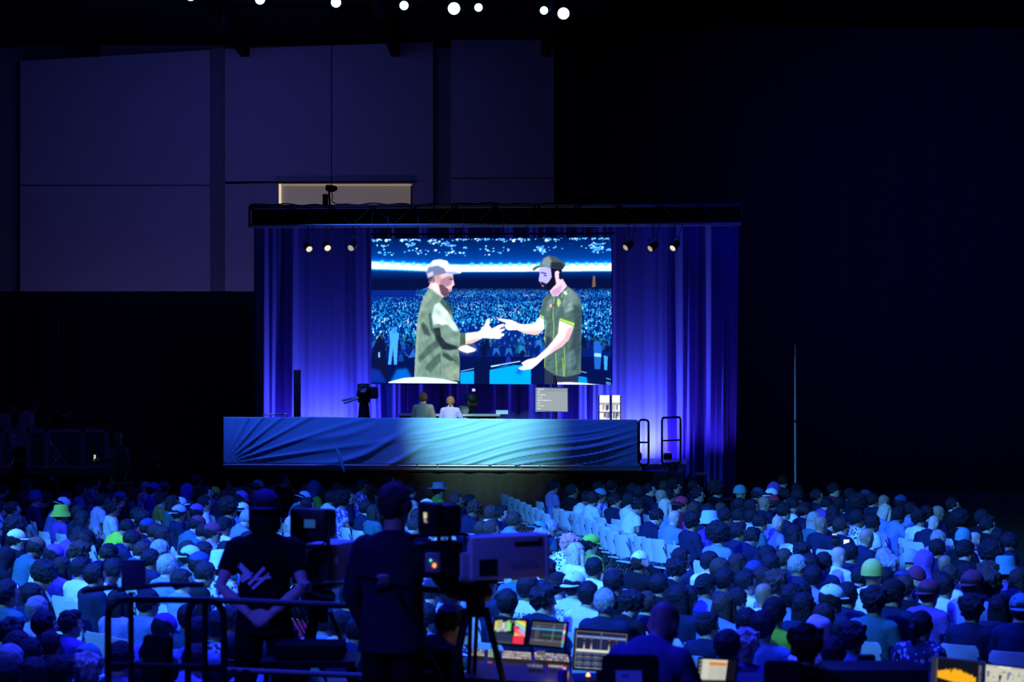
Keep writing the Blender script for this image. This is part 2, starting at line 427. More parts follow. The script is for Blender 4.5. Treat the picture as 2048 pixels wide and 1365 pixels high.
# ------------------------------------------------------------------ pictures on screens, drawn in code
class Pic:
    def __init__(s, w, h, ss=2, bg=(0, 0, 0)):
        s.w, s.h, s.ss = w, h, ss; s.a = np.zeros((h * ss, w * ss, 3), np.float32); s.a[:] = np.array(bg) / 255.
        s.Y, s.X = np.mgrid[0:h * ss, 0:w * ss].astype(np.float32) / ss; s.X += .25; s.Y += .25
    def mask(s, pts):
        m = np.zeros(s.X.shape, bool); n = len(pts)
        xs = [p[0] for p in pts]; ys = [p[1] for p in pts]
        y0 = max(0, int((min(ys)) * s.ss) - 1); y1 = min(s.X.shape[0], int(max(ys) * s.ss) + 2)
        x0 = max(0, int((min(xs)) * s.ss) - 1); x1 = min(s.X.shape[1], int(max(xs) * s.ss) + 2)
        if y1 <= y0 or x1 <= x0: return m
        X = s.X[y0:y1, x0:x1]; Y = s.Y[y0:y1, x0:x1]; mm = m[y0:y1, x0:x1]
        for i in range(n):
            (xa, ya), (xb, yb) = pts[i], pts[(i + 1) % n]
            if ya == yb: continue
            c = ((ya > Y) != (yb > Y)) & (X < (xb - xa) * (Y - ya) / (yb - ya) + xa); mm ^= c
        return m
    def poly(s, pts, col, al=1., blur=0):
        m = s.mask(pts).astype(np.float32)
        if blur: m = gblur(m, blur * s.ss)
        s.a += (np.array(col, np.float32) / 255. - s.a) * (m * al)[..., None]
    def folds(s, pts, ang, freq, amp, seed, soft=1.2):
        m = gblur(s.mask(pts).astype(np.float32), soft); c, n = math.cos(ang), math.sin(ang); q = np.random.RandomState(seed)
        u = s.X * c + s.Y * n; v = -s.X * n + s.Y * c; t = np.zeros_like(u)
        for k in range(5): t += np.sin(u * freq * q.uniform(.5, 1.8) + np.sin(v * .06 * q.uniform(.5, 2) + q.uniform(0, 6)) * 2 + q.uniform(0, 6)) * q.uniform(.5, 1) * (.6 + .4 * np.sin(v * .09 + q.uniform(0, 6)))
        s.a *= (1 + amp * t * m)[..., None]
    def rect(s, x0, y0, x1, y1, col, al=1.): s.poly([(x0, y0), (x1, y0), (x1, y1), (x0, y1)], col, al)
    def line(s, pts, w, col, al=1.):
        for (xa, ya), (xb, yb) in zip(pts, pts[1:]):
            L = math.hypot(xb - xa, yb - ya) or 1; nx, ny = -(yb - ya) / L * w / 2, (xb - xa) / L * w / 2
            s.poly([(xa + nx, ya + ny), (xb + nx, yb + ny), (xb - nx, yb - ny), (xa - nx, ya - ny)], col, al)
    def disc(s, x, y, rx, ry, col, al=1., soft=0):
        x0, x1 = int(max(0, (x - rx - 1) * s.ss)), int(min(s.a.shape[1], (x + rx + 2) * s.ss)); y0, y1 = int(max(0, (y - ry - 1) * s.ss)), int(min(s.a.shape[0], (y + ry + 2) * s.ss))
        if x1 <= x0 or y1 <= y0: return
        m = (((s.X[y0:y1, x0:x1] - x) / rx) ** 2 + ((s.Y[y0:y1, x0:x1] - y) / ry) ** 2 <= 1).astype(np.float32) * al
        s.a[y0:y1, x0:x1] += (np.array(col, np.float32) / 255. - s.a[y0:y1, x0:x1]) * m[..., None]
    def out(s):
        a = s.a.reshape(s.h, s.ss, s.w, s.ss, 3).mean((1, 3)); a = np.clip(a, 0, 1.6)
        return np.where(a <= .04045, a / 12.92, ((a + .055) / 1.055) ** 2.4)
def gblur(a, r):
    n = int(r * 2.5) + 1; k = np.exp(-.5 * (np.arange(-n, n + 1) / r) ** 2); k /= k.sum()
    for ax in (0, 1):
        pad = [(0, 0)] * a.ndim; pad[ax] = (n, n); b = np.pad(a, pad, mode='edge'); o = np.zeros_like(a)
        for i, w in enumerate(k):
            sl = [slice(None)] * a.ndim; sl[ax] = slice(i, i + a.shape[ax]); o += w * b[tuple(sl)]
        a = o
    return a
def screen_mesh(name, pix, fn, m):
    """a grid with one coloured vertex per picture pixel; fn(u, v) -> point, v from the top"""
    h, w, _ = pix.shape
    vs = [fn((i + .0) / (w - 1), (j + .0) / (h - 1)) for j in range(h) for i in range(w)]
    idx = np.arange(h * w).reshape(h, w)
    q = np.stack([idx[1:, :-1], idx[1:, 1:], idx[:-1, 1:], idx[:-1, :-1]], -1).reshape(-1, 4)
    me = bpy.data.meshes.new(name); me.from_pydata([tuple(v) for v in vs], [], q.tolist())
    at = me.color_attributes.new('pixels', 'FLOAT_COLOR', 'POINT')
    c = np.ones((h * w, 4), np.float32); c[:, :3] = pix.reshape(-1, 3); at.data.foreach_set('color', c.ravel())
    me.materials.append(m); return me
# =================================================================== the hall
FLOOR = mat('hall_floor', (.05, .05, .055), .6, nz=.3, ns=3)
WALLM = mat('concrete_wall', (.40, .38, .40), .9, nz=.10, ns=1.5, bump=.3, bs=10)
DARKW = mat('dark_wall', (.16, .15, .16), .95, nz=.15, ns=2)
bm = B(); box(bm, (0, 28, -.1), (60, 80, .2)); struct('floor', bm, FLOOR)
WD = 60.0
bm = B(); box(bm, (0, 28, 13.55), (60, 80, .3)); struct('ceiling', bm, mat('dark_ceiling', (.010, .010, .013), .95, spec=.02))
bm = B()
for k in range(7): box(bm, (-26 + k * 4.5, 40, 13.15), (.25, 40, .5))
struct('trim_1', bm, mat('dark_ceiling')); bpy.data.objects['trim_1'].name = 'ceiling_beams'
bpy.data.objects['ceiling_beams']['label'] = 'dark roof beams under the ceiling'
# far wall: grey panels between dark pilasters, a horizontal joint, a lit opening
def W(px, py, d=WD): return P(px, py, d)
def wallpanel(bm, x0, x1, ytop0, ytop1, ybot, d=WD, th=.3):
    a = [W(x0, ytop0, d), W(x1, ytop1, d), W(x1, ybot, d), W(x0, ybot, d)]
    f = [bm.verts.new(p) for p in a]; b = [bm.verts.new(p + V((0, th, 0))) for p in a]
    bm.faces.new((f[3], f[2], f[1], f[0])); bm.faces.new(b)
    for i in range(4): bm.faces.new((f[i], f[(i + 1) % 4], b[(i + 1) % 4], b[i]))
bm = B()
for (x0, x1, t0, t1, j0, j1) in ((40, 420, 122, 100, 374, 368), (450, 866, 98, 84, 367, 361), (902, 1112, 80, 66, 360, 354)):
    wallpanel(bm, x0, x1, t0, t1, (j0 + j1) / 2 - 1.2)
    if x0 == 450:
        wallpanel(bm, 450, 556, j0 + 1.5, j0 - 1, 800); wallpanel(bm, 825, 866, j1 + 3, j1 + 1.5, 800); wallpanel(bm, 556, 825, 410, 410, 800)
        wallpanel(bm, 556, 825, 367, 363.5, 366.5)
    else: wallpanel(bm, x0, x1, (j0 + j1) / 2 + 1.2, (j0 + j1) / 2 + .6, 800)
struct('wall_back', bm, WALLM)
bm = B(); box(bm, W(300, 420, WD + 1.0) , (46, .2, 30)); struct('wall_outer', bm, DARKW)
bm = B()
for x0, x1 in ((-30, 40), (420, 450), (866, 902)):
    a, b = W(x0, 0, WD), W(x1, 0, WD); box(bm, ((a.x + b.x) / 2, WD + .35, 6.6), (b.x - a.x + .02, .3, 13.2))
struct('wall_pilasters', bm, mat('pilaster', (.20, .19, .2), .9))
WARM = em('window_glow', (1.0, .80, .55), .85)
SHADE = mat('blind_cloth', (.62, .56, .47), .9, nz=.08, ns=4)
_b = SHADE.node_tree.nodes['Principled BSDF']; _b.inputs['Emission Color'].default_value = (1, .80, .55, 1); _b.inputs['Emission Strength'].default_value = .085   # the cloth itself emits, standing in for the lit room behind it
a, b = W(558, 366, WD + .1), W(824, 409, WD + .1)
bm = B(); box(bm, ((a.x + b.x) / 2, WD + .24, (a.z + b.z) / 2), (b.x - a.x - .10, .02, abs(a.z - b.z))); w1 = struct('window_1', bm, SHADE)
w1['label'] = 'pale roller blind in the lit wall opening'
bm = B(); box(bm, (a.x + .02, WD + .2, (a.z + b.z) / 2), (.06, .02, abs(a.z - b.z) - .02)); o = obj('light_gap', bm, WARM, w1)
bm = B(); box(bm, ((a.x + b.x) / 2, WD + .2, a.z - .055), (b.x - a.x, .02, .02)); obj('light_gap', bm, em('window_glow_dim', (1, .8, .55), .35), w1)
bm = B(); tube(bm, (a.x - .12, WD - .04, a.z + .0), (b.x + .15, WD - .04, a.z + .03), .025); obj('blind_rail', bm, BLKM, w1)
# black masking drapes
def drape(name, x0, x1, Yf, z0, z1, nx, amp, seed, m, nz=10, wl=.5, label='', taper=0., cat='curtain', struct_=False, sag=None):
    r = random.Random(seed); me = bpy.data.meshes.new(name); vs = []; fs = []
    ph = [(r.uniform(.6, 1.6), r.uniform(0, 6.28), r.uniform(.4, 1)) for _ in range(5)]
    for j in range(nz + 1):
        t = j / nz; z = z0 + (z1 - z0) * t
        for i in range(nx + 1):
            x = x0 + (x1 - x0) * i / nx
            q = sum(w * math.sin(2 * PI * x * f / wl / 1.7 + p + .6 * math.sin(x * f * 1.3 + p)) for f, p, w in ph) / 2.2
            q = math.copysign(abs(q) ** .8, q)
            yy = Yf(x) + amp * q * (1 - taper * t) + .02 * math.sin(t * 5 + x * 3)
            vs.append((x + amp * .3 * (1 - t) * math.sin(x * 2.1 + seed), yy, z + (sag(x) * t if sag else 0)))
    for j in range(nz):
        for i in range(nx):
            a = j * (nx + 1) + i; fs.append((a, a + 1, a + nx + 2, a + nx + 1))
    me.from_pydata(vs, [], fs); me.materials.append(m); me.polygons.foreach_set('use_smooth', [True] * len(fs))
    o = link(name, me); s = o.modifiers.new('thickness', 'SOLIDIFY'); s.thickness = .012
    if struct_: o['kind'] = 'structure'
    tag(o, label, cat); return o
VELV = mat('black_velour', (.022, .022, .028), 1., nz=.2, ns=8, spec=.02, sheen=.15)
lo = P(-40, 585, 57).x; hi = P(520, 585, 57).x
drape('masking_drape', lo, hi, lambda x: 57.0, 0.02, P(0, 583, 57).z, 420, .07, 3, VELV, label='low black masking drape along the foot of the grey wall, left of the stage')
drape('masking_drape', P(1108, 0, 57.5).x, P(2120, 0, 57.5).x, lambda x: 57.5, .02, 13.35, 900, .13, 5, VELV, wl=.8, label='tall black masking drape hanging behind and right of the stage')
# =================================================================== the stage
DS = 48.0
def S(px, py, off=0.): return onplane(px, py, DS + off)
ROT = math.atan(-.06)
stage = thing('stage', 'raised stage platform with black front drape behind the audience', 'stage')
zt = 1.17
DECK = mat('stage_deck', (.06, .06, .07), .5, nz=.2)
def slab(bm, pts, z0, z1):
    lo_ = [bm.verts.new((p.x, p.y, z0)) for p in pts]; hi_ = [bm.verts.new((p.x, p.y, z1)) for p in pts]; n = len(pts)
    bm.faces.new(lo_); bm.faces.new(hi_)
    for i in range(n): bm.faces.new((lo_[i], lo_[(i + 1) % n], hi_[(i + 1) % n], hi_[i]))
bm = B(); slab(bm, [S(450, 900, .05), S(1284, 900, .05), S(1284, 900, 1.2), S(1372, 900, 1.2), S(1372, 900, 4.5), S(450, 900, 4.5)], zt - .14, zt); obj('deck', bm, DECK, stage)
bm = B(); slab(bm, [S(450, 900, -.01), S(1284, 900, -.01), S(1284, 900, .05), S(450, 900, .05)], zt - .10, zt - .015); obj('deck_edge', bm, ALU, stage)
# black skirt below the deck
def cloth_strip(name, x0, x1, off, z0, z1, m, parent, seed, amp=.04, f=9., nx=260, nz=8):
    me = bpy.data.meshes.new(name); vs = []; fs = []
    for j in range(nz + 1):
        for i in range(nx + 1):
            px = x0 + (x1 - x0) * i / nx; p = S(px, 900, off)
            a = amp * (1 - .5 * j / nz) * (math.sin(p.x * f + seed) + .6 * math.sin(p.x * f * 1.83 + 2 * seed))
            vs.append((p.x, p.y - a, z0 + (z1 - z0) * j / nz))
    for j in range(nz):
        for i in range(nx):
            a = j * (nx + 1) + i; fs.append((a, a + 1, a + nx + 2, a + nx + 1))
    me.from_pydata(vs, [], fs); me.materials.append(m); me.polygons.foreach_set('use_smooth', [True] * len(fs))
    o = link(name, me, parent); s = o.modifiers.new('t', 'SOLIDIFY'); s.thickness = .008; return o
cloth_strip('front_drape', 452, 1368, .12, .02, zt - .12, mat('stage_drape', (.030, .028, .028), .95, nz=.2, spec=.05), stage, 1.3)
# blue cloth banner tied to the guard rail
def ridge(x, w=.33): return math.exp(-(math.sin(PI * x) / w) ** 2)
def banner():
    me = bpy.data.meshes.new('banner'); nx, nz = 340, 44; vs = []; fs = []
    for j in range(nz + 1):
        v = j / nz
        for i in range(nx + 1):
            u = i / nx; px = 447 + (1276 - 447) * u
            ty = 835 + 1.5 * math.sin(u * 22) * .5 + 6.5 * max(0, u - .3) / .7; by = 927 + 5 * u + (1.0 * math.sin(u * 40) if .3 < u < .42 else 0)
            py = ty + (by - ty) * v
            # pulled folds fanning out of the lower corners, slack waves between
            dl = math.atan2((1 - v) * 1.15 + .02, u * 9 + .02); fl = ridge(dl * 5.2 + .15, .36) * math.exp(-u * 3.4) * min(1, u * 16)
            w = 1 - u; dr = u * 24 + (v * 1.15 - 1) * 9
            qq = 11 * (u + .50 * v) + .35 * math.sin(u * 17 + 2) + .5 * u * v; fr = (ridge(qq, .40) + .5 * ridge(qq * 1.7 + .3, .35)) * min(1, max(0, (u - .42) / .2)) * (.25 + v) * (1 - .75 * max(0, (u - .9) / .1)) * (.6 + .4 * math.sin(qq * 1.1))
            fm = ridge(1.8 * v + 5.5 * u + .3 * math.sin(u * 15), .4) * math.exp(-((u - .36) / .16) ** 2) * v ** .9
            y = -.050 * fl - .065 * fr - .055 * fm - .05 * math.sin(v * PI) 
            vs.append(S(px, py, -.06 + y))
    for j in range(nz):
        for i in range(nx):
            a = j * (nx + 1) + i; fs.append((a, a + nx + 1, a + nx + 2, a + 1))
    me.from_pydata([tuple(p) for p in vs], [], fs); me.materials.append(mat('banner_cloth', (.20, .42, .66), .6, nz=.06, ns=12, spec=.25))
    me.polygons.foreach_set('use_smooth', [True] * len(fs))
    o = link('stage_banner', me); s = o.modifiers.new('t', 'SOLIDIFY'); s.thickness = .006; s.offset = 1
    tag(o, 'long blue cloth banner tied along the front guard rail of the stage', 'banner'); return o
ban = banner()
bm = B(); a, b = S(446, 931, -.05), S(1276, 934, -.05)
xs = [446, 560, 636, 672, 790, 834, 875, 1040, 1080, 1276]
for x0, x1 in zip(xs, xs[1:]): tube(bm, S(x0 + 1, 930.2 + (x0 - 446) * .004, -.07), S(x1 - 1, 930.2 + (x1 - 446) * .004, -.07), .018)
obj('hem_pole', bm, ALU, ban)
bm = B(); loft(bm, [S(672, 895, -.2), S(680, 915, -.22), S(684, 930, -.2), S(689, 946, -.18)], [(.02, .01), (.05, .012), (.045, .012), (.008, .006)], 8); obj('loose_strap', bm, mat('banner_cloth'), ban)
rail = thing('guard_rail', 'aluminium guard rail behind the blue banner at the stage front', 'railing')
bm = B(); tube(bm, S(448, 836, .03), S(1274, 842, .03), .024)
for k in range(9): tube(bm, S(452 + k * 102, 840, .03), S(452 + k * 102, 929, .03), .022)
tube(bm, S(450, 884, .03), S(1274, 887, .03), .018); obj('rail_tubes', bm, ALU, rail)
# side stair rails: two closed loops of black tube
def looprail(px0, px1, yt, yb, ym, off0, off1, label):
    r = thing('stair_railing', label, 'railing', group=None)
    a, b, c, d = S(px0, yb, off0), S(px0, yt, off0), S(px1, yt, off1), S(px1, yb, off1)
    a.z = d.z = zt + .02; z = b.z; c.z = z
    bm = B(); loop = [(a + d) / 2] + [a, b, c, d] + [(a + d) / 2]
    pipe(bm, bend(loop, .09), .026); obj('loop_tube', bm, BLKM, r)
    bm = B(); m0 = a.lerp(b, .5); m1 = d.lerp(c, .5); tube(bm, m0, m1, .02); obj('mid_bar', bm, BLKM, r)
    for q in (a, d):
        bm = B(); box(bm, (q.x, q.y, zt + .005), (.12, .12, .01)); obj('foot_plate', bm, BLKM, r)
    return r
looprail(1278, 1297, 840, 928, 881, 0.35, .35, 'narrow black stair railing loop at the right end of the blue banner')
looprail(1324, 1361, 836, 920, 876, 1.0, 1.6, 'wider black stair railing loop standing alone right of the stage')
stairs = thing('stage_steps', 'dark steps beside the right end of the stage', 'steps', (0, 0, 0))
p = S(1345, 900, 1.1)
for k in range(3):
    q = S(1400 + k * 26, 900, 2.2); h = .9 - k * .3
    bm = B(); box(bm, (q.x, q.y, h - .02), (.30, 1.0, .04), Matrix.Rotation(ROT, 4, 'Z')); obj('tread', bm, DECK, stairs)
    for s in (-.45, .45): bm = B(); tube(bm, (q.x + .1, q.y + s, 0), (q.x + .1, q.y + s, h - .03), .02); obj('leg', bm, BLKM, stairs)
# blue velour backdrop
CUR = mat('blue_velour', (.10, .11, .42), .95, nz=.12, ns=5, spec=.04, sheen=.2, stretch=(6, 6, .5))
DC = 53.0
def curtain():
    me = bpy.data.meshes.new('stage_curtain'); nx, nz = 1500, 26; vs = []; fs = []
    r = random.Random(4); x0, x1 = 507, 1478
    def amp(px):                                     # gathered hard at the sides, gently where it hangs wide
        a = .17
        if 596 < px < 735: a = .045
        if px < 560: a = .24
        if 1225 < px < 1335: a = .06
        if px > 1380: a = .27
        return a
    def base(px):
        x = px / 30.; return (math.sin(x * 2.9 + 1.5 * math.sin(x * .7)) + .55 * math.sin(x * 6.1 + 2 * math.sin(x * .43)) + .25 * math.sin(x * 12.7 + x * x * .01)) / 1.3
    sm = np.convolve(np.pad([amp(x0 + (x1 - x0) * i / nx) for i in range(nx + 1)], 20, mode='edge'), np.ones(41) / 41, 'valid')
    zb, ztop = zt, onplane(900, 448, DC).z + .3
    for j in range(nz + 1):
        t = j / nz
        for i in range(nx + 1):
            px = x0 + (x1 - x0) * i / nx; off = 0
            lean = (1 - t) ** 1.5 * (18 * max(0, (px - 1330) / 150) * -.9 + (14 if 690 < px < 760 else 0) * .6)
            p = onplane(px + lean * (.4 if px > 1330 else 1), 800, DC); b = base(px)
            y = sm[i] * (b + .35 * math.sin(px * .11 + t * 2.2)) * (1.1 - .35 * t)
            zz = zb + (ztop - zb) * t
            zz = .03 + (ztop - .03) * t
            vs.append((p.x, p.y - y, zz))
    for j in range(nz):
        for i in range(nx):
            a = j * (nx + 1) + i; fs.append((a, a + 1, a + nx + 2, a + nx + 1))
    me.from_pydata(vs, [], fs); me.materials.append(CUR); me.polygons.foreach_set('use_smooth', [True] * len(fs))
    o = link('stage_curtain', me); tag(o, 'blue lit pleated velour curtain across the back of the stage', 'curtain')
    s = o.modifiers.new('t', 'SOLIDIFY'); s.thickness = .01
    return o
cur = curtain()
bm = B(); tube(bm, onplane(505, 448, DC - .02) + V((0, 0, .33)), onplane(1480, 446, DC - .02) + V((0, 0, .33)), .03); obj('hanging_pipe', bm, BLKM, cur)
# =================================================================== truss
DT = 49.6
TRM = mat('truss_tube', (.10, .10, .13), .35, .5, nz=.1)
LATM = mat('truss_lattice', (.035, .035, .05), .5, .4, nz=.2)
truss = thing('truss', 'long black box truss above the stage', 'truss')
def T(px, py, off=0.): return onplane(px, py, DT + off)
zt0, zt1 = T(990, 410).z, T(990, 449).z
def chord(off, z):
    bm = B(); a, b = T(499, 0, off), T(1483, 0, off); a.z = b.z = z; tube(bm, a, b, .027); obj('chord', bm, TRM if z == zt0 else mat('truss_chord_lit', (.55, .55, .6), .45, .2, nz=.2, ns=3), truss)  # bottom chords get paler metal: the wash light on them is in the colour
for off in (0, .52):
    chord(off, zt0); chord(off, zt1)
bm = B()
xs = [499 + i * 41 for i in range(25)]
for i, x in enumerate(xs):
    for off in (0, .52):
        a = T(x, 0, off); a.z = zt0; b = T(x, 0, off); b.z = zt1
        if i % 3 == 0: tube(bm, a, b, .018, 6)
        if i < 24:
            c = T(xs[i + 1], 0, off); c.z = zt1
            if i % 2: a.z, c.z = zt1, zt0
            tube(bm, a, c, .013, 6)
    a = T(x, 0, 0); b = T(x, 0, .52); a.z = b.z = zt0 if i % 2 else zt1; tube(bm, a, b, .013, 6)
obj('lattice', bm, LATM, truss)
for x in (499, 1483):
    for off in (0, .52):
        bm = B(); a = T(x, 0, off); a.z = zt0; b = a.copy(); b.z = zt1; tube(bm, a, b, .03); obj('end_post', bm, TRM, truss)
bm = B()                                           # dark cloth lining that hangs inside the truss
a, b = T(503, 0, .46), T(1480, 0, .46)
for k in range(1):
    c = (a + b) / 2; box(bm, (c.x, c.y, (zt0 + zt1) / 2), ((b - a).length, .01, zt0 - zt1 - .08), Matrix.Rotation(ROT, 4, 'Z'))
obj('truss_lining', bm, BLKC, truss)
bm = B()
pts = [T(500 + i * 12, 0, .1) + V((0, 0, 0)) for i in range(82)]
for i, p in enumerate(pts): p.z = zt0 + .035 + .02 * math.sin(i * 1.3) + .015 * math.sin(i * .37)
pipe(bm, pts, .018, 6); obj('power_cable', bm, BLK, truss)
for x in (1006, 1054, 1139, 1208, 776, 836, 926):
    bm = B(); a = T(x, 0, .2); a.z = zt1; b = T(x + 3, 0, .2); b.z = T(x, 476).z; tube(bm, a, b, .012, 6); box(bm, (a.x, a.y, zt1 + .13), (.05, .05, .22)); obj('screen_hanger', bm, TRM, truss)
for x, lab in ((663, 'thin black lifting cable above the left end of the truss'), (1262, 'thin dark lifting cable above the right end of the truss')):
    bm = B(); a = T(x, 380, .25); b = a.copy(); b.z = 13.38; tube(bm, a, b, .012, 6); o = obj('hoist_cable', bm, BLK); tag(o, lab, 'cable')
def hoist(px, label):
    h = thing('chain_hoist', label, 'hoist', T(px, 0, .25).xy.to_3d() + V((0, 0, zt0 + .03)))
    bm = B(); box(bm, (-.09, 0, .14), (.13, .16, .28), bev=.02); obj('chain_bag', bm, BLKC, h)
    bm = B(); ell(bm, (.06, 0, .42), (.16, .12, .09)); box(bm, (.0, 0, .44), (.16, .14, .14), bev=.02); tube(bm, (0, 0, .35), (.02, 0, .0), .025); obj('motor', bm, BLKM, h)
    bm = B(); pipe(bm, bend([(.06, 0, .36), (.10, .0, .2), (.05, 0, .1), (.2, 0, .03), (.45, -.1, .02)], .05), .012, 6); obj('hook_and_cable', bm, TRM, h)
hoist(658, 'black motor hoist with chain bag on the left end of the truss')
hoist(1256, 'barely visible black motor hoist on the right end of the truss')
# profile and fresnel lamps under the truss
def lamp(px, py, aim, label, lit, group):
    h = thing('theatre_spotlight', label, 'spotlight', T(px, py, .1), 0, group)
    d = V(aim).normalized(); q = d.to_track_quat('Z', 'Y').to_matrix().to_4x4()
    bm = B(); lathe(bm, [(.05, -.26), (.085, -.24), (.09, -.06), (.10, -.05), (.105, .05), (.09, .05), (.085, .0)], 16, q); obj('lamp_body', bm, BLKM, h)
    bm = B(); lathe(bm, [(.03, .012), (.08, .006), (.08, 0)], 16, q); obj('lens', bm, em('lamp_lens_' + lit, dict(hot=(1, .9, .72), dim=(.42, .38, .34), mid=(.85, .78, .68))[lit], 1.), h)
    top = V((0, .0, T(px, 452).z - T(px, py).z)) + d * -.12
    bm = B(); sd = d.cross(V((0, 0, 1))).normalized() * .125
    o_ = d * -.12
    pipe(bm, bend([o_ + sd, o_ + sd + V((0, 0, .2)), o_ - sd + V((0, 0, .2)), o_ - sd], .03), .012, 6); tube(bm, o_ + V((0, 0, .2)), top, .016, 6); obj('yoke', bm, TRM, h)
    bm = B(); pipe(bm, bend([d * -.25, d * -.3 + V((0, 0, .12)), top + V((.15, 0, -.1)), top + V((.2, 0, .05))], .06), .009, 6); obj('cable', bm, BLK, h)
lamp(618, 498, (.45, -1, -.55), 'leftmost of the three spotlights under the left end of the truss', 'mid', 'spotlights under the left of the truss')
lamp(655, 496, (.35, -1, -.5), 'middle spotlight, brightest lens, under the left end of the truss', 'hot', 'spotlights under the left of the truss')
lamp(702, 496, (-.35, -1, -.5), 'rightmost of the three spotlights under the left end of the truss', 'dim', 'spotlights under the left of the truss')
lamp(1252, 495, (-.9, -1, -.7), 'leftmost of the three spotlights under the right end of the truss', 'dim', 'spotlights under the right of the truss')
lamp(1301, 497, (-.9, -1, -.7), 'middle of the three spotlights under the right end of the truss', 'dim', 'spotlights under the right of the truss')
lamp(1346, 496, (-.7, -1, -.7), 'rightmost of the three spotlights under the right end of the truss', 'mid', 'spotlights under the right of the truss')
# =================================================================== LED wall
def ledpic():
    p = Pic(480, 291, 2, (0, 14, 60)); r = random.Random(2); nr = np.random.RandomState(3)
    k = 4.404
    A = lambda pts: [(x / k - 3, y / k - 8) for x, y in pts]                 # left half
    Bq = lambda pts: [(980 - 743 + x / k, y / k - 8) for x, y in pts]        # right half
    for y in range(0, 48): p.rect(0, y, 480, y + 1, (0, 26 + y * .9, 84 + y * 1.9))
    def cluster(cx, cy, n, sx, sy, big):
        for _ in range(n):
            x, y = cx + r.gauss(0, sx), cy + r.gauss(0, sy); c = r.choice([(110, 225, 255), (170, 245, 255), (60, 190, 255), (230, 255, 255)])
            w = r.uniform(.8, big); p.disc(x, y, w * 2.2, w * 1.6, (10, 90, 190), .35); p.disc(x, y, w * 1.3, w * .9, c)
    for cx, cy, n, sx, sy, b in ((12, 3, 14, 9, 2, 2), (22, 14, 9, 8, 1.5, 1.6), (25, 28, 9, 10, 3, 2.4), (74, 3, 16, 13, 2, 2.2), (78, 12, 13, 6, 2, 2), (95, 26, 15, 11, 3, 2), (120, 6, 16, 7, 3, 2),
        (152, 12, 20, 8, 2.5, 2), (160, 27, 16, 11, 4, 2.5), (182, 3, 16, 13, 1.6, 1.8), (188, 20, 5, 4, 1.2, 2), (222, 3, 15, 14, 2, 2), (236, 24, 10, 10, 4, 1.8), (262, 4, 12, 9, 2, 2), (264, 24, 8, 9, 3, 1.8), (300, 4, 20, 18, 2, 2), (342, 24, 30, 7, 4, 2.2), (366, 20, 6, 6, 2, 1.6),
        (355, 5, 10, 10, 2, 2), (418, 2.5, 26, 16, 1.2, 1.7), (450, 22, 42, 13, 4, 2.2), (452, 14, 10, 8, 2, 1.6), (466, 3, 8, 8, 1, 1.5)): cluster(cx, cy, n, sx, sy, b)
    for x, y in ((285, 6), (350, 5.5), (62, 4), (30, 4)): p.disc(x, y, 3.2, 3, (225, 255, 255))
    for x in (35, 115, 210, 300, 395): p.rect(x, 9 + x % 7, x + 10, 9.6 + x % 7, (60, 110, 190), .7)
    p.rect(0, 36, 480, 37, (20, 60, 120), .5)
    # ring of white light round the hall, with lamps on top
    top = [(0, 47.5), (60, 50.5), (110, 53), (180, 54.5), (260, 54), (360, 53.5), (480, 52.5)]; bot = [(480, 65.5), (360, 66), (260, 66.5), (180, 66.5), (110, 64.5), (60, 62), (0, 60)]
    p.poly([(x, y - 9) for x, y in top] + [(x, y + 8) for x, y in bot], (0, 110, 220), .55, 3.5)
    p.poly([(x, y - 4) for x, y in top] + [(x, y + 3) for x, y in bot], (20, 190, 255), .7, 1.6)
    p.poly([(x, y - 1.2) for x, y in top] + [(x, y + 1) for x, y in bot], (225, 250, 255), 1, .9); p.poly(top + bot, (250, 255, 255), 1, .5)
    for x in list(range(22, 130, 21)) + list(range(202, 480, 19)):
        y = 46 + 7 * min(1, x / 110) - 2; p.disc(x, y + 1, 6, 5, (30, 170, 255), .5); p.disc(x, y + 2, 3.4, 3.2, (120, 230, 255), .85)
    base = np.array(p.a)
    # dark seating band, then the lit crowd
    for y in range(66, 104): p.rect(0, y + 2, 480, y + 3, (4, 14 + max(0, 30 - (y - 66) * 2), 62 + max(0, 60 - (y - 66) * 4)), .9)
    p.poly(A([(385, 530), (520, 460), (520, 475), (400, 540)]), (30, 120, 210)); p.poly(A([(250, 580), (355, 525), (360, 545), (265, 600)]), (20, 90, 180)); p.poly(A([(10, 550), (45, 575), (45, 605), (10, 580)]), (20, 90, 180))
    p.poly(Bq([(905, 370), (925, 370), (930, 465), (898, 470)]), (150, 110, 90), .8)
    p.rect(0, 104, 480, 236, (4, 38, 132))
    lf = gblur(nr.rand(60, 100).astype(np.float32), 1.6); lf = (lf - lf.min()) / (lf.max() - lf.min())
    for row in range(150):
        y = 101 + (row / 150) ** 1.35 * 122; s = .55 + (y - 101) / 60; f = min(1., .25 + (y - 101) / 12)
        dens = 105 - (y - 100) * .45
        if 118 < y < 126: dens *= .35
        for _ in range(int(dens / (s ** .9))):
            x = r.uniform(0, 480)
            if y < 118 and x < 90: continue
            if y > 170 and 150 < x < 345 and r.random() < .72: continue
            b = min(1, r.random() * (.55 + .8 * lf[min(59, int((y - 90) / 2.6)), min(99, int(x / 4.8))])); fade = 1 if y < 190 else max(.25, 1 - (y - 190) / 45)
            c = (20 * b ** 2 + 215 * b ** 6, 66 + 185 * b, 165 + 90 * b ** .7) if b > .33 else (2, 20, 90)
            c = tuple(v * fade for v in c)
            p.disc(x, y, s * r.uniform(.5, 1.0), s * r.uniform(.6, 1.3), c, f)
            if s > 1.1 and b > .5 and r.random() < .6: p.disc(x + r.uniform(-1, 1) * s, y - s * 1.5, s * .5, s * .6, tuple(v * .8 for v in c), f)
    p.rect(0, 216, 480, 291, (3, 18, 92), .5)
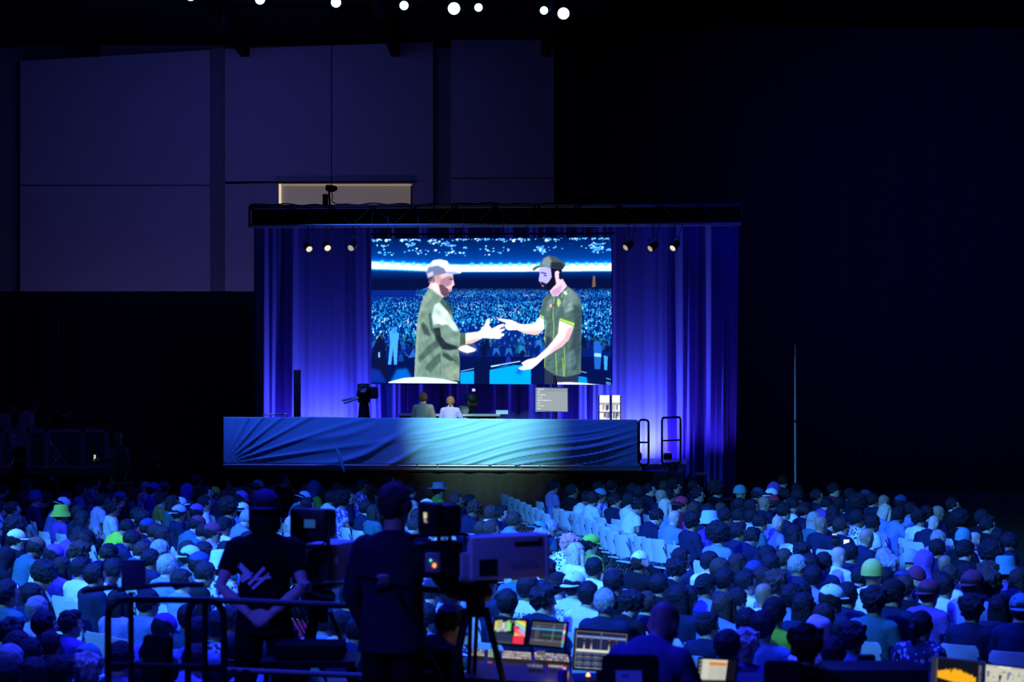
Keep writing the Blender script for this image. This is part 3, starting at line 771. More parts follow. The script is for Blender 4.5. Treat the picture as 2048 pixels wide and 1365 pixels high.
    for _ in range(70):                                # nearer spectators, dim
        x, y = r.uniform(0, 480), r.uniform(196, 240); c = (r.uniform(5, 40), r.uniform(60, 150), r.uniform(130, 230))
        if r.random() < .5: c = (4, 14, 50)
        p.poly([(x - 6, y + 12), (x - 4, y), (x, y - 3), (x + 4, y), (x + 6, y + 12)], c, .7); p.disc(x, y - 6, 2.5, 3, (c[0] * .6, c[1] * .6, c[2] * .7), .8)
    # standing people low left
    p.poly(A([(170, 860), (210, 830), (260, 880), (250, 960), (240, 1150), (215, 1150), (205, 1000), (190, 1150), (160, 1150), (180, 950)]), (70, 170, 245)); p.disc(*A([(215, 850)])[0], 6, 6, (60, 150, 235))
    p.poly(A([(30, 1000), (85, 890), (140, 960), (150, 1290), (60, 1290)]), (8, 14, 60)); p.poly(A([(75, 1040), (90, 1040), (92, 1085), (74, 1085)]), (110, 200, 240))
    p.poly(A([(270, 1000), (330, 1060), (350, 1075), (390, 1000), (400, 1080), (350, 1090), (320, 1060)]), (40, 130, 220), .8)
    for (x, y) in ((60, 1000), (170, 1000), (1020, 0), (290, 980), (430, 930)): p.poly(Bq([(x - 35, y + 75), (x - 25, y), (x + 20, y), (x + 35, y + 75), (x, y + 30)]), (50, 150, 235), .6)
    p.poly(Bq([(910, 950), (950, 930), (985, 990), (970, 1180), (920, 1180)]), (30, 100, 200)); p.poly(Bq([(920, 1040), (975, 1045), (980, 1075), (915, 1070)]), (150, 215, 250)); p.poly(Bq([(1000, 1060), (1035, 1070), (1030, 1190), (1005, 1185)]), (60, 170, 250))
    # stage floor pools
    p.poly(A([(240, 1190), (330, 1180), (390, 1300), (180, 1300)]), (0, 120, 230), .8, 2); p.poly(A([(0, 1180), (90, 1200), (150, 1310), (0, 1310)]), (10, 50, 180), .8, 2)
    p.poly(A([(800, 1215), (920, 1200), (920, 1320), (800, 1320)]), (0, 165, 250)); p.poly(A([(1057, 1190), (1200, 1150), (1420, 1150), (1420, 1320), (1050, 1320)]), (0, 170, 252)); p.poly(A([(920, 1130), (1057, 1120), (1057, 1320), (920, 1320)]), (2, 14, 66))
    p.line(A([(805, 1205), (920, 1180)]), 1.3, (190, 235, 255)); p.line(A([(1070, 1165), (1145, 1150)]), 1.6, (190, 235, 255)); p.line(Bq([(10, 1160), (270, 1115)]), 1.8, (215, 245, 255)); p.line(Bq([(0, 1188), (200, 1150)]), 1.4, (2, 10, 50))
    p.poly(Bq([(250, 1170), (290, 1180), (280, 1230), (230, 1225)]), (0, 110, 220), .9, 1.5); p.poly(Bq([(760, 1240), (850, 1250), (860, 1310), (760, 1310)]), (0, 150, 245)); p.line(Bq([(800, 1200), (850, 1213)]), 1.2, (190, 235, 255))
    for yy in (1258, 1290, 1303): p.line(Bq([(1020, yy), (1062, yy + 12)]), 1.4, (120, 210, 255))
    # ---- man on the left, green jacket and pale cap
    a = A
    sk = (255, 228, 220)
    p.poly(a([(515, 470), (575, 350), (640, 345), (735, 352), (738, 392), (749, 445), (728, 465), (722, 500), (706, 510), (692, 538), (640, 560), (600, 540), (540, 490)]), (236, 196, 196))
    p.poly(a([(620, 400), (690, 370), (735, 370), (720, 440), (690, 460), (620, 460)]), (150, 112, 140), .75, .8)
    p.poly(a([(610, 440), (650, 450), (690, 480), (708, 505), (692, 538), (655, 542), (622, 520)]), (88, 62, 84), .9, .5)
    p.poly(a([(690, 492), (718, 480), (722, 498), (702, 510)]), (205, 130, 150), .8); p.poly(a([(700, 392), (735, 392), (735, 404), (705, 404)]), (70, 45, 70), .8)
    p.poly(a([(580, 365), (610, 352), (630, 375), (622, 430), (600, 440), (585, 410)]), (205, 160, 165)); p.poly(a([(520, 395), (575, 365), (580, 420), (545, 440), (518, 430)]), (120, 100, 110), .8)
    p.poly(a([(498, 335), (518, 270), (562, 228), (620, 220), (682, 234), (705, 268), (742, 302), (818, 326), (802, 346), (740, 353), (640, 345), (570, 368), (512, 388)]), (228, 236, 246))
    p.poly(a([(498, 340), (520, 290), (600, 275), (655, 300), (680, 342), (570, 368), (512, 388)]), (104, 118, 165), .9, .7); p.poly(a([(508, 350), (556, 325), (565, 357), (520, 380)]), (205, 195, 215))
    p.poly(a([(660, 330), (740, 330), (800, 345), (740, 353), (690, 350)]), (110, 130, 190), .6)
    p.poly(a([(513, 480), (478, 545), (448, 625), (428, 705), (415, 800), (408, 950), (400, 1150), (394, 1262), (792, 1292), (796, 1100), (782, 1012), (842, 972), (852, 868), (796, 866), (770, 810), (742, 760), (735, 722), (716, 660), (690, 622), (642, 560), (602, 512), (560, 487)]), (120, 152, 138))
    p.poly(a([(470, 570), (440, 680), (425, 820), (430, 760), (480, 640), (560, 540), (520, 500)]), (150, 176, 160), .8, 1.5)
    p.poly(a([(575, 620), (620, 598), (700, 690), (735, 760), (775, 815), (790, 860), (740, 850), (690, 800), (620, 780), (560, 800), (540, 720)]), (205, 222, 214), .95, 1.2)
    p.poly(a([(590, 740), (650, 740), (690, 790), (640, 800), (590, 780)]), (245, 250, 248), .85, 1); p.poly(a([(620, 640), (690, 690), (735, 780), (700, 740)]), (215, 215, 220), .8, 1)
    p.poly(a([(560, 830), (620, 820), (630, 900), (690, 960), (785, 990), (780, 1010), (700, 1020), (640, 1010), (590, 940)]), (30, 40, 46), .95, 1)
    p.poly(a([(640, 900), (700, 880), (750, 930), (730, 970), (670, 950)]), (130, 160, 150), .8, 1.2); p.poly(a([(640, 560), (690, 622), (720, 690), (735, 722), (700, 690), (620, 600)]), (60, 82, 74), .8, .8)
    p.poly(a([(470, 770), (500, 800), (540, 880), (530, 900), (480, 880), (450, 800)]), (58, 80, 76), .85, 1.2); p.poly(a([(430, 1080), (520, 980), (600, 930), (620, 980), (520, 1060), (440, 1130)]), (66, 90, 84), .8, 1.5)
    p.poly(a([(480, 1180), (560, 1090), (620, 1040), (620, 1120), (540, 1220)]), (60, 84, 78), .7, 1.5); p.poly(a([(650, 1040), (700, 1060), (770, 1120), (700, 1110), (640, 1070)]), (40, 56, 54), .8, 1.2)
    p.poly(a([(640, 1180), (760, 1150), (790, 1180), (790, 1280), (700, 1275)]), (148, 168, 148), .8, 1.5); p.poly(a([(800, 868), (850, 868), (845, 965), (795, 985)]), (74, 96, 84)); p.line(a([(620, 1050), (625, 1280)]), .8, (60, 80, 76), .8); p.line(a([(408, 960), (396, 1258)]), 1.2, (190, 205, 195), .6)
    p.poly(a([(780, 1000), (850, 972), (940, 1010), (925, 1030), (862, 1045), (790, 1022)]), (255, 236, 224)); p.poly(a([(760, 990), (880, 960), (960, 1010), (870, 1065), (780, 1040)]), (255, 200, 180), .25, 2.5)
    hnd = [(845, 968), (905, 960), (965, 930), (1000, 912), (1060, 917), (1150, 921), (1152, 905), (1185, 892), (1187, 872), (1150, 868), (1190, 842), (1192, 826), (1140, 838), (1187, 800), (1180, 785), (1130, 800), (1080, 830), (1052, 800), (1062, 745), (1040, 738), (1000, 820), (960, 855), (845, 870)]
    p.poly(a(hnd), sk)
    p.line(a([(1070, 880), (1150, 868)]), 1, (225, 170, 165), .7); p.line(a([(1070, 850), (1140, 838)]), 1, (225, 170, 165), .7); p.line(a([(1075, 905), (1150, 903)]), 1, (225, 170, 165), .7)
    p.poly(a([(850, 940), (960, 915), (1000, 905), (905, 960), (848, 968)]), (225, 165, 155), .7, .8)
    jack = a([(513, 480), (478, 545), (448, 625), (428, 705), (415, 800), (408, 950), (400, 1150), (394, 1262), (792, 1292), (796, 1100), (782, 1012), (842, 972), (852, 868), (796, 866), (770, 810), (742, 760), (735, 722), (716, 660), (690, 622), (642, 560), (602, 512), (560, 487)])
    p.folds(jack, .9, .30, .055, 1); p.folds(jack, -.5, .42, .035, 2)
    p.poly(a([(640, 520), (690, 540), (720, 620), (740, 700), (700, 660)]), (40, 52, 52), .55, 1); p.poly(a([(430, 720), (415, 830), (408, 960), (400, 1150), (396, 1258), (420, 1258), (430, 960), (445, 800)]), (170, 192, 178), .5, 1)
    p.poly(a([(520, 700), (545, 690), (555, 820), (620, 860), (600, 900), (540, 850)]), (50, 68, 66), .7, 1.2); p.poly(a([(740, 1060), (790, 1080), (794, 1160), (745, 1130)]), (70, 92, 84), .6, 1)
    p.poly(a([(860, 880), (960, 870), (1010, 830), (1040, 770), (1050, 790), (1040, 850), (980, 890)]), (255, 246, 242), .9, 1); p.poly(a([(530, 415), (600, 440), (630, 520), (622, 545), (560, 500)]), (252, 226, 220), .7, 1)
    # ---- man on the right, dark jersey and cap
    a = Bq
    p.poly(a([(482, 1180), (782, 1235), (776, 1312), (482, 1312)]), (42, 50, 78)); p.poly(a([(580, 1240), (600, 1312), (560, 1312), (560, 1240)]), (20, 22, 50))
    p.poly(a([(430, 300), (545, 300), (565, 350), (560, 430), (500, 480), (466, 490), (460, 452), (442, 425), (430, 410), (436, 370), (440, 335)]), (186, 182, 240))
    p.poly(a([(575, 395), (640, 395), (682, 462), (640, 505), (600, 545), (545, 552), (528, 505)]), (236, 202, 216)); p.poly(a([(540, 500), (600, 470), (640, 440), (620, 520), (560, 550)]), (190, 150, 190), .7, 1)
    p.poly(a([(536, 298), (572, 308), (578, 400), (584, 440), (535, 492), (490, 494), (468, 472), (492, 445), (522, 420), (546, 380)]), (18, 14, 42)); p.poly(a([(446, 420), (478, 428), (496, 442), (488, 448), (452, 436)]), (24, 18, 50)); p.poly(a([(452, 432), (500, 438), (505, 490), (464, 493), (456, 470), (460, 452)]), (22, 17, 48), .92, .4)
    p.poly(a([(450, 336), (500, 345), (498, 354), (450, 345)]), (50, 40, 80)); p.poly(a([(475, 360), (500, 362), (498, 372), (475, 370)]), (40, 32, 70)); p.poly(a([(457, 450), (476, 453), (474, 462), (459, 462)]), (215, 160, 185), .9)
    p.poly(a([(572, 335), (600, 322), (614, 345), (606, 400), (588, 412), (574, 390)]), (240, 205, 218)); p.poly(a([(605, 350), (632, 355), (640, 395), (618, 402)]), (20, 16, 40)); p.poly(a([(540, 295), (635, 310), (630, 360), (600, 322), (572, 335), (560, 330)]), (20, 18, 44))
    p.poly(a([(438, 280), (470, 215), (520, 192), (580, 204), (642, 244), (668, 274), (642, 312), (560, 306), (500, 296), (432, 296), (386, 326), (374, 308), (402, 286)]), (70, 88, 96)); p.poly(a([(450, 270), (475, 218), (520, 198), (545, 240), (530, 290), (470, 278)]), (138, 160, 166), .85, 1); p.poly(a([(540, 250), (620, 250), (660, 285), (640, 312), (540, 300)]), (28, 34, 50), .8, 1)
    p.line(a([(440, 280), (530, 292)]), .9, (190, 210, 215), .8)
    jer = [(680, 458), (742, 500), (792, 562), (806, 622), (808, 800), (803, 1000), (800, 1222), (662, 1252), (580, 1236), (486, 1182), (480, 1050), (492, 900), (482, 742), (438, 722), (450, 650), (470, 572), (500, 538), (540, 520), (552, 556), (602, 545), (642, 502)]
    p.poly(a(jer), (80, 112, 108))
    p.poly(a([(690, 470), (745, 510), (780, 560), (760, 620), (680, 640), (640, 600), (650, 540)]), (120, 146, 146), .85, 1.5); p.poly(a([(500, 560), (545, 560), (560, 620), (540, 700), (500, 690), (490, 620)]), (104, 128, 128), .8, 1.5)
    p.poly(a([(740, 620), (800, 640), (800, 1000), (760, 1200), (720, 1180), (700, 1000), (740, 830)]), (50, 68, 84), .75, 2); p.poly(a([(660, 1060), (740, 1000), (760, 1120), (690, 1230)]), (100, 132, 140), .7, 2); p.poly(a([(500, 900), (545, 900), (560, 1000), (520, 1040), (490, 1000)]), (40, 52, 70), .8, 1.5)
    p.poly(a([(640, 620), (720, 600), (740, 660), (660, 700)]), (140, 166, 166), .7, 1.5)
    p.folds(a(jer), .35, .34, .065, 5); p.folds(a(jer), 1.2, .40, .04, 6)
    lime = (178, 220, 84)
    for ln in ([(566, 560), (556, 720), (566, 800), (560, 930)], [(600, 560), (612, 640)], [(488, 745), (496, 800), (484, 900), (490, 950)], [(580, 1040), (590, 1230)], [(655, 990), (660, 1100), (658, 1245)], [(640, 1080), (650, 1245)], [(486, 1060), (482, 1170)], [(630, 560), (640, 530), (690, 490)]): p.line(a(ln), 1.5, lime, .85)
    p.poly(a([(610, 752), (740, 808), (747, 782), (618, 738)]), lime); p.poly(a([(438, 722), (476, 742), (479, 726), (442, 706)]), lime); p.poly(a([(645, 508), (665, 500), (685, 525), (665, 540)]), (235, 240, 240), .9); p.poly(a([(548, 620), (565, 615), (566, 635), (550, 638)]), (190, 40, 60))
    p.poly(a([(594, 575), (618, 570), (626, 610), (600, 640), (590, 610)]), (205, 225, 150), .8); p.poly(a([(525, 620), (545, 612), (548, 640), (528, 645)]), (210, 225, 215), .8)
    p.poly(a([(438, 726), (476, 746), (482, 830), (442, 870), (400, 886), (300, 870), (242, 842), (180, 845), (142, 832), (128, 800), (146, 782), (74, 752), (68, 738), (132, 745), (200, 755), (252, 785), (310, 792), (392, 785)]), sk)
    p.poly(a([(250, 840), (300, 868), (400, 884), (442, 868), (470, 830), (400, 850), (300, 845)]), (232, 175, 175), .7, 1)
    p.poly(a([(612, 758), (738, 812), (722, 862), (692, 930), (642, 980), (562, 1030), (472, 1090), (420, 1142), (370, 1182), (282, 1192), (248, 1176), (300, 1152), (276, 1130), (330, 1100), (410, 1080), (500, 1000), (560, 930), (600, 870)]), (252, 226, 226))
    p.poly(a([(690, 820), (738, 812), (722, 862), (692, 930), (642, 980), (562, 1030), (480, 1085), (560, 1000), (650, 920)]), (215, 165, 180), .7, 1.2); p.line(a([(300, 1150), (390, 1120)]), 1, (225, 165, 175), .8)
    # white table edges along the foot of the picture
    p.poly(A([(165, 1302), (300, 1266), (400, 1258), (480, 1258), (640, 1272), (770, 1300), (782, 1312), (165, 1312)]), (222, 240, 240)); p.poly(Bq([(575, 1298), (700, 1294), (830, 1302), (995, 1318), (995, 1326), (575, 1316)]), (252, 252, 248))
    p.a = gblur(p.a, .7)
    g = gblur(np.clip(p.a - .72, 0, 1), 5); p.a += g * np.array([.35, .8, 1.0], np.float32) * .8
    return p.out()
led = thing('led_wall', 'large led wall showing two men in caps on a stage', 'screen')
pix = ledpic()
c00, c10, c01, c11 = (S(743, 478, 3.2), S(1223, 475, 3.2), S(743, 767, 3.2), S(1223, 770, 3.2))
def ledpt(u, v): return c00.lerp(c10, u).lerp(c01.lerp(c11, u), v)
link('screen_image', screen_mesh('screen_image', pix, ledpt, emattr('led_pixels', 1.22)), led)
bm = B(); cc = (c00 + c10 + c01 + c11) / 4; box(bm, (cc.x + .01, cc.y + .09, cc.z), ((c10 - c00).length + .03, .14, c00.z - c01.z + .03), Matrix.Rotation(ROT, 4, 'Z')); obj('panel_casing', bm, BLK, led)
bm = B(); box(bm, (cc.x + .03, cc.y + .1, S(900, 468, 3.2).z), ((c10 - c00).length + .1, .08, .05), Matrix.Rotation(ROT, 4, 'Z')); obj('header_bar', bm, BLKM, led)
for x in (790, 920, 1050, 1180):
    bm = B(); a = S(x, 472, 3.35); b = a.copy(); b.z = zt1 + .4; tube(bm, a, b, .012, 6); obj('hanging_wire', bm, BLKM, led)
# =================================================================== things on the stage
DK = DS + .9
def K(px, py, off=0.): return onplane(px, py, DK + off)
# presenter's desk
desk = thing('presenter_desk', 'low dark desk in front of the two presenters', 'desk')
PR = .36; pz = zt + PR
bm = B(); a, b = K(780, 0, -.45), K(1030, 0, -.45); slab(bm, [a, b, b + V((0, 2.3, 0)), a + V((0, 2.3, 0))], zt, pz); tag(obj('presenter_riser', bm, DECK, smooth=False), 'low dark riser under the presenters and their desk', 'platform')
a, b = K(796, 829, .9), K(1000, 829, .9); tz = K(900, 829, .9).z
bm = B(); slab(bm, [a, b, b + V((0, .8, 0)), a + V((0, .8, 0))], tz - .05, tz); obj('desk_top', bm, mat('desk_grey', (.20, .19, .20), .6), desk)
bm = B(); slab(bm, [a + V((.1, .7, 0)), b + V((-.1, .7, 0)), b + V((-.1, .74, 0)), a + V((.1, .74, 0))], pz, tz - .05); obj('desk_front', bm, BLK, desk)
for q in (a + V((.06, .1, 0)), b + V((-.06, .1, 0))):
    bm = B(); slab(bm, [q + V((-.03, -.05, 0)), q + V((.03, -.05, 0)), q + V((.03, .6, 0)), q + V((-.03, .6, 0))], pz, tz - .05); obj('desk_leg', bm, BLK, desk)
o = thing('laptop', 'small laptop with blue glow at the right end of the desk', 'laptop', K(1004, 829, 1.2).xy.to_3d() + V((0, 0, tz)))
bm = B(); box(bm, (0, 0, .01), (.30, .22, .018)); obj('base', bm, ALU, o)
bm = B(); box(bm, (0, .10, .05), (.30, .012, .09)); obj('lid', bm, em('laptop_blue', (.2, .5, 1), .9), o)
# the two presenters
PV = dict(vox=.010, dec=.5)
figS = figure(seated(lean=.04, hyaw=-.15), **PV); figS2 = figure(seated(lean=.10, hyaw=.1, arms={1: (V((.27, .12, .74)), V((.40, .34, .72)), (.6, .8, -.1), (0, 0, 1), .3)}), **PV)
p1 = K(846, 800); p2 = K(900, 806)
def sit(fig, head, sc, *a, **k):
    h = fig['head'].translation * sc; return clothed(fig, (head.x, head.y, k.pop('base')), *a, scale=sc, **k)
sz = lambda p: (p.z - pz) / 1.17
clothed(figS, (p1.x, p1.y, pz), -.12, 'person in grey suit and headset sitting at the stage desk, seen from behind', scale=sz(K(846, 797)), hair=('short', (.10, .045, .02)), hat=('phones', (.01, .01, .012)), top=('long', (.12, .13, .12)), legs=(.05, .05, .05))
clothed(figS2, (p2.x, p2.y, pz), -.1, 'person in lavender blazer and headset with fair ponytail, sitting at the stage desk', scale=sz(K(897, 804)), hair=('tail', (.16, .08, .04)), hat=('phones', (.01, .01, .012)), top=('long', (.20, .20, .50)), legs=(.1, .1, .2))
def stool(p, label):
    t = thing('desk_chair', label, 'chair', (p.x, p.y, pz))
    bm = B(); box(bm, (0, .0, .40), (.44, .42, .06), bev=.02); obj('seat', bm, BLK, t)
    bm = B(); tube(bm, (0, 0, .06), (0, 0, .38), .03); obj('column', bm, CHROME, t)
    bm = B(); lathe(bm, [(.22, 0), (.22, .02), (.04, .06)], 18); obj('base', bm, BLKM, t)
stool(p1, 'dark stool under the person in the grey suit'); stool(p2, 'dark stool under the person in the lavender blazer')
# cameras on the stage
def robocam(p, h, yaw, label, cloak):
    t = thing('studio_camera', label, 'camera', (p.x, p.y, zt), yaw)
    bm = B(); ell(bm, (0, 0, h + .08), (.2, .2, .17)); box(bm, (0, 0, h - .05), (.3, .26, .16), bev=.03); obj('pan_head', bm, BLK, t)
    bm = B(); box(bm, (-.22 if not cloak else 0, -.05, h - .22 if not cloak else h + .22), (.30, .4, .26), bev=.03); obj('camera_body', bm, BLK, t)
    bm = B(); q = Matrix.Translation((-.22 if not cloak else 0, -.26, h - .22 if not cloak else h + .22)) @ Matrix.Rotation(PI / 2, 4, 'X')
    lathe(bm, [(.09, -.02), (.095, .1), (.08, .1), (.07, .06)], 18, q); obj('lens', bm, GREY, t)
    bm = B(); box(bm, (.02, -.17, h + .30), (.08, .02, .07)); obj('tally_lamp', bm, em('tally_pale', (.75, .7, 1.0), .9) if not cloak else em('tally_green', (.1, .8, .35), .5), t)
    if cloak:
        bm = B(); lathe(bm, [(.40, 0), (.34, .12), (.22, .4), (.12, h - .2), (.10, h - .05)], 18); obj('pedestal_cover', bm, BLKC, t)
        bm = B(); tube(bm, (-.1, -.1, h), (-.48, -.25, h - .14), .03); tube(bm, (-.1, -.05, h + .02), (-.55, -.1, h - .08), .028); obj('pan_bar', bm, ALU, t)
        bm = B(); box(bm, (.25, -.05, h + .12), (.22, .2, .3), bev=.03); obj('side_pack', bm, BLK, t)
    else:
        bm = B(); tube(bm, (0, 0, .05), (0, 0, h - .1), .06)
        for k in range(3):
            a = k * 2.1 + .4; tube(bm, (0, 0, h * .5), (.38 * math.cos(a), .38 * math.sin(a), .02), .022)
        obj('tripod', bm, BLKM, t)
robocam(K(728, 0, 1.2), 1.62, 0, 'black studio camera on a draped pedestal left of the led wall', True)
robocam(K(944, 0, 2.4), 1.50, .15, 'black robotic camera between the presenters and the text monitor', False)
# text monitor
mon = thing('text_monitor', 'pale monitor with lines of text on a pole at the stage front', 'monitor')
pp = Pic(66, 46, 2, (160, 168, 176)); pp.rect(0, 0, 66, 8, (150, 158, 166)); rr = random.Random(1)
for y, w in ((2, 13), (7.5, 5), (13, 14), (18.5, 8), (24, 27), (30, 5), (35, 13), (41, 6)):
    x = 3.
    while x < 3 + w: 
        l = rr.uniform(1, 3); pp.rect(x, y, x + l, y + 2.2, (235, 240, 242)); x += l + .8
m0, m1, m2, m3 = K(1073, 776.5), K(1135, 777.5), K(1073, 821), K(1135, 824)
link('screen', screen_mesh('screen', pp.out(), lambda u, v: m0.lerp(m1, u).lerp(m2.lerp(m3, u), v), emattr('screen_pixels', 1.)), mon)
bm = B(); cc = (m0 + m1 + m2 + m3) / 4; box(bm, (cc.x, cc.y + .03, cc.z), ((m1 - m0).length + .05, .05, m0.z - m2.z + .05), Matrix.Rotation(ROT, 4, 'Z')); obj('bezel', bm, GREY, mon)
bm = B(); tube(bm, (cc.x + .1, cc.y + .08, zt), (cc.x + .1, cc.y + .08, m0.z + .15), .03); lathe(bm, [(.25, 0), (.25, .02), (.03, .05)], 16, Matrix.Translation((cc.x + .1, cc.y + .08, zt))); obj('pole', bm, BLKM, mon)
# two white light panels
for px, w, lab in ((1209, 20, 'left of the two white light panels near the stage steps'), (1232, 16, 'right of the two white light panels near the stage steps')):
    t = thing('light_panel', lab, 'light panel', group='white light panels on the stage')
    a, b = K(px - w / 2, 791), K(px + w / 2, 840); cx, cy = (a.x + b.x) / 2, K(px, 800).y
    bm = B(); box(bm, (cx, cy + .05, (a.z + zt) / 2), (b.x - a.x + .05, .1, a.z - zt)); obj('housing', bm, BLK, t)
    r_ = random.Random(px); pw = Pic(10, 24, 2, (250, 250, 240))
    for y in (7.5, 15): pw.rect(0, y, 10, y + 1, (90, 95, 130))
    for _ in range(16):
        x, y = r_.uniform(3 if px < 1220 else 0, 9), r_.choice((9, 16)); pw.rect(x, y, x + .8, y + r_.uniform(3, 5.5), (60, 60, 110), .9)
    link('lit_face', screen_mesh('lit_face', pw.out(), lambda u, v, a=a, b=b, cy=cy: V((a.x + (b.x - a.x) * u, cy - .01, a.z - .64 * v)), emattr('panel_pixels', 1.1)), t)
# loudspeaker column, left
t = thing('column_speaker', 'tall dark loudspeaker column standing before the left curtain', 'loudspeaker')
a, b = S(588, 740, 1.5), S(601, 838, 1.5)
bm = B(); box(bm, ((a.x + b.x) / 2, a.y, (a.z + zt + .9) / 2), (b.x - a.x, .2, a.z - zt - .9), bev=.02); obj('cabinet', bm, BLK, t)
bm = B(); box(bm, ((a.x + b.x) / 2 + .02, a.y, zt + .45), (b.x - a.x - .02, .24, .9), bev=.02); obj('bass_box', bm, BLK, t)
t = thing('hand_rail', 'small metal hand rail showing above the left end of the banner', 'railing')
a, b = S(525, 830, .7), S(574, 828, .7)
bm = B(); pipe(bm, bend([V((a.x, a.y, zt)), V((a.x, a.y, a.z)), V((b.x, b.y, b.z)), V((b.x + .02, b.y, zt))], .06), .02, 8); obj('handle_tube', bm, ALU, t)
# floor wash lights at the foot of the curtain
for px in (560, 645, 720, 1275, 1335):
    p = onplane(px, 900, DC - 1.0); t = thing('floor_wash_light', {560: 'floor wash light at the foot of the far left curtain', 645: 'floor wash light under the brightest left curtain fold', 720: 'floor wash light beside the draped camera', 1275: 'floor wash light under the brightest right curtain fold', 1335: 'floor wash light behind the wider stair railing'}[px], 'wash light', (p.x, p.y, zt), 0, 'floor wash lights below the curtain')
    bm = B(); box(bm, (0, 0, .09), (.22, .16, .14), Matrix.Rotation(.3, 4, 'X'), bev=.015); box(bm, (0, 0, .01), (.2, .2, .02)); obj('housing', bm, BLKM, t)
    bm = B(); box(bm, (0, .03, .165), (.18, .12, .01), Matrix.Rotation(.3, 4, 'X')); obj('lens', bm, em('wash_lens', (.25, .3, 1), 1.), t)
# =================================================================== the seated crowd
ARMF = {k: (V((k * .22, .16, .72)), V((k * .10, .36, .86)), (-k * .3, .5, .8), (0, .8, -.4), .6) for k in (-1, 1)}
POSES = [
    seated(.02), seated(.14, hpitch=.30, bow=.25), seated(.38, hpitch=.35, bow=.25, arms={k: (V((k * .25, .34, .62)), V((k * .06, .50, .62)), (-k * .8, .6, 0), (0, .3, 1), .5) for k in (-1, 1)}),
    seated(.05, hyaw=.35), seated(.05, hyaw=-.4), seated(.10, hpitch=.25, arms=ARMF),
    seated(.75, hpitch=.5, bow=.5, arms={k: (V((k * .24, .50, .55)), V((k * .08, .62, .48)), (-k * .8, .3, -.4), (0, .5, 1), .5) for k in (-1, 1)}),
    seated(.03, hyaw=.2, arms={1: (V((.48, .02, .92)), V((.30, -.10, 1.16)), (-.8, -.1, .4), (0, -1, .3), .4)}),
    seated(.03, arms={-1: (V((-.46, .02, .90)), V((-.66, .05, 1.08)), (-1, .1, .1), (0, -1, .3), .5)}),
    seated(-.04, hyaw=-.15), seated(.08, hpitch=-.1, bow=.1, hroll=.12)]
FIG = [figure(j, vox=.0125, dec=.42) for j in POSES]
HAIRC = {'dk': ((.012, .012, .020), 'dark'), 'br': ((.060, .038, .032), 'brown'), 'bl': ((.62, .50, .34), 'blond'), 'gy': ((.34, .34, .36), 'grey'), 'pk': ((.75, .30, .34), 'pink'), 'lt': ((.40, .34, .28), 'light'), 'mx': ((.030, .022, .024), 'dark brown')}
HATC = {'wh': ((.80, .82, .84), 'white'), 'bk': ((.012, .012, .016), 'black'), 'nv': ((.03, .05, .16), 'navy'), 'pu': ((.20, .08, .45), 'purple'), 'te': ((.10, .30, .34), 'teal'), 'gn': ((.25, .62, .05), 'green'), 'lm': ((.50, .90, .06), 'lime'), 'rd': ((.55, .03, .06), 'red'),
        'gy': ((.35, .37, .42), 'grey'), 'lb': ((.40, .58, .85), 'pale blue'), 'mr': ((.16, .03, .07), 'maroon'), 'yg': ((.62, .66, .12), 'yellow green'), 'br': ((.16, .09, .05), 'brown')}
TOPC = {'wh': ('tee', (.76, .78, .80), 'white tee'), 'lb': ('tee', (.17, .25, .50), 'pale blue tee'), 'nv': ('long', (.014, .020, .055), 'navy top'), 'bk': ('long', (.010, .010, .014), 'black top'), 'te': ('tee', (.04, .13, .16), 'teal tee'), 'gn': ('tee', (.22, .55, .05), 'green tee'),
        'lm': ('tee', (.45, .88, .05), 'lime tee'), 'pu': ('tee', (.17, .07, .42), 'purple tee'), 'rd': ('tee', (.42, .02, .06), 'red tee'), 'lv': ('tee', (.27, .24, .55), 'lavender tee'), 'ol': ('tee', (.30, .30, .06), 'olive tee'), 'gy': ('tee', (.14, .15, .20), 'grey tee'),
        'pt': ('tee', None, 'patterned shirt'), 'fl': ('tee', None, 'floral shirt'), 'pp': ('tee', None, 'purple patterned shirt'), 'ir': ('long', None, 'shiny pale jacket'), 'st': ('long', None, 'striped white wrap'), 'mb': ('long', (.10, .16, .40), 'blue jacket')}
PATM = {'pt': patmat('print_white', (.03, .05, .10), (.75, .78, .82), 26, .42), 'fl': patmat('print_floral', (.45, .50, .75), (.02, .03, .10), 17, .33), 'pp': patmat('print_purple', (.14, .05, .45), (.62, .60, .85), 20, .5, 'noise'),
        'ir': mat('shiny_cloth', (.62, .70, .72), .25, .35, nz=.35, ns=14, bump=1., bs=18), 'st': patmat('print_stripe', (.78, .80, .82), (.10, .12, .22), 6, .72, 'wave')}
STY = dict(s='short', q='curly', a='afro', l='long', o='bob', p='bun', t='tail', i='quiff')
SC = {'A': (0, 940, .20508), 'B': (0, 1140, .20508), 'C': (400, 940, .17578), 'D': (400, 1120, .17946), 'E': (700, 940, .20508), 'F': (700, 1140, .20508), 'G': (1040, 940, .17578), 'H': (1100, 1140, .17578), 'I': (1380, 940, .17578), 'J': (1380, 1140, .17578), 'K': (1688, 940, .17578), 'L': (1688, 1140, .17578)}
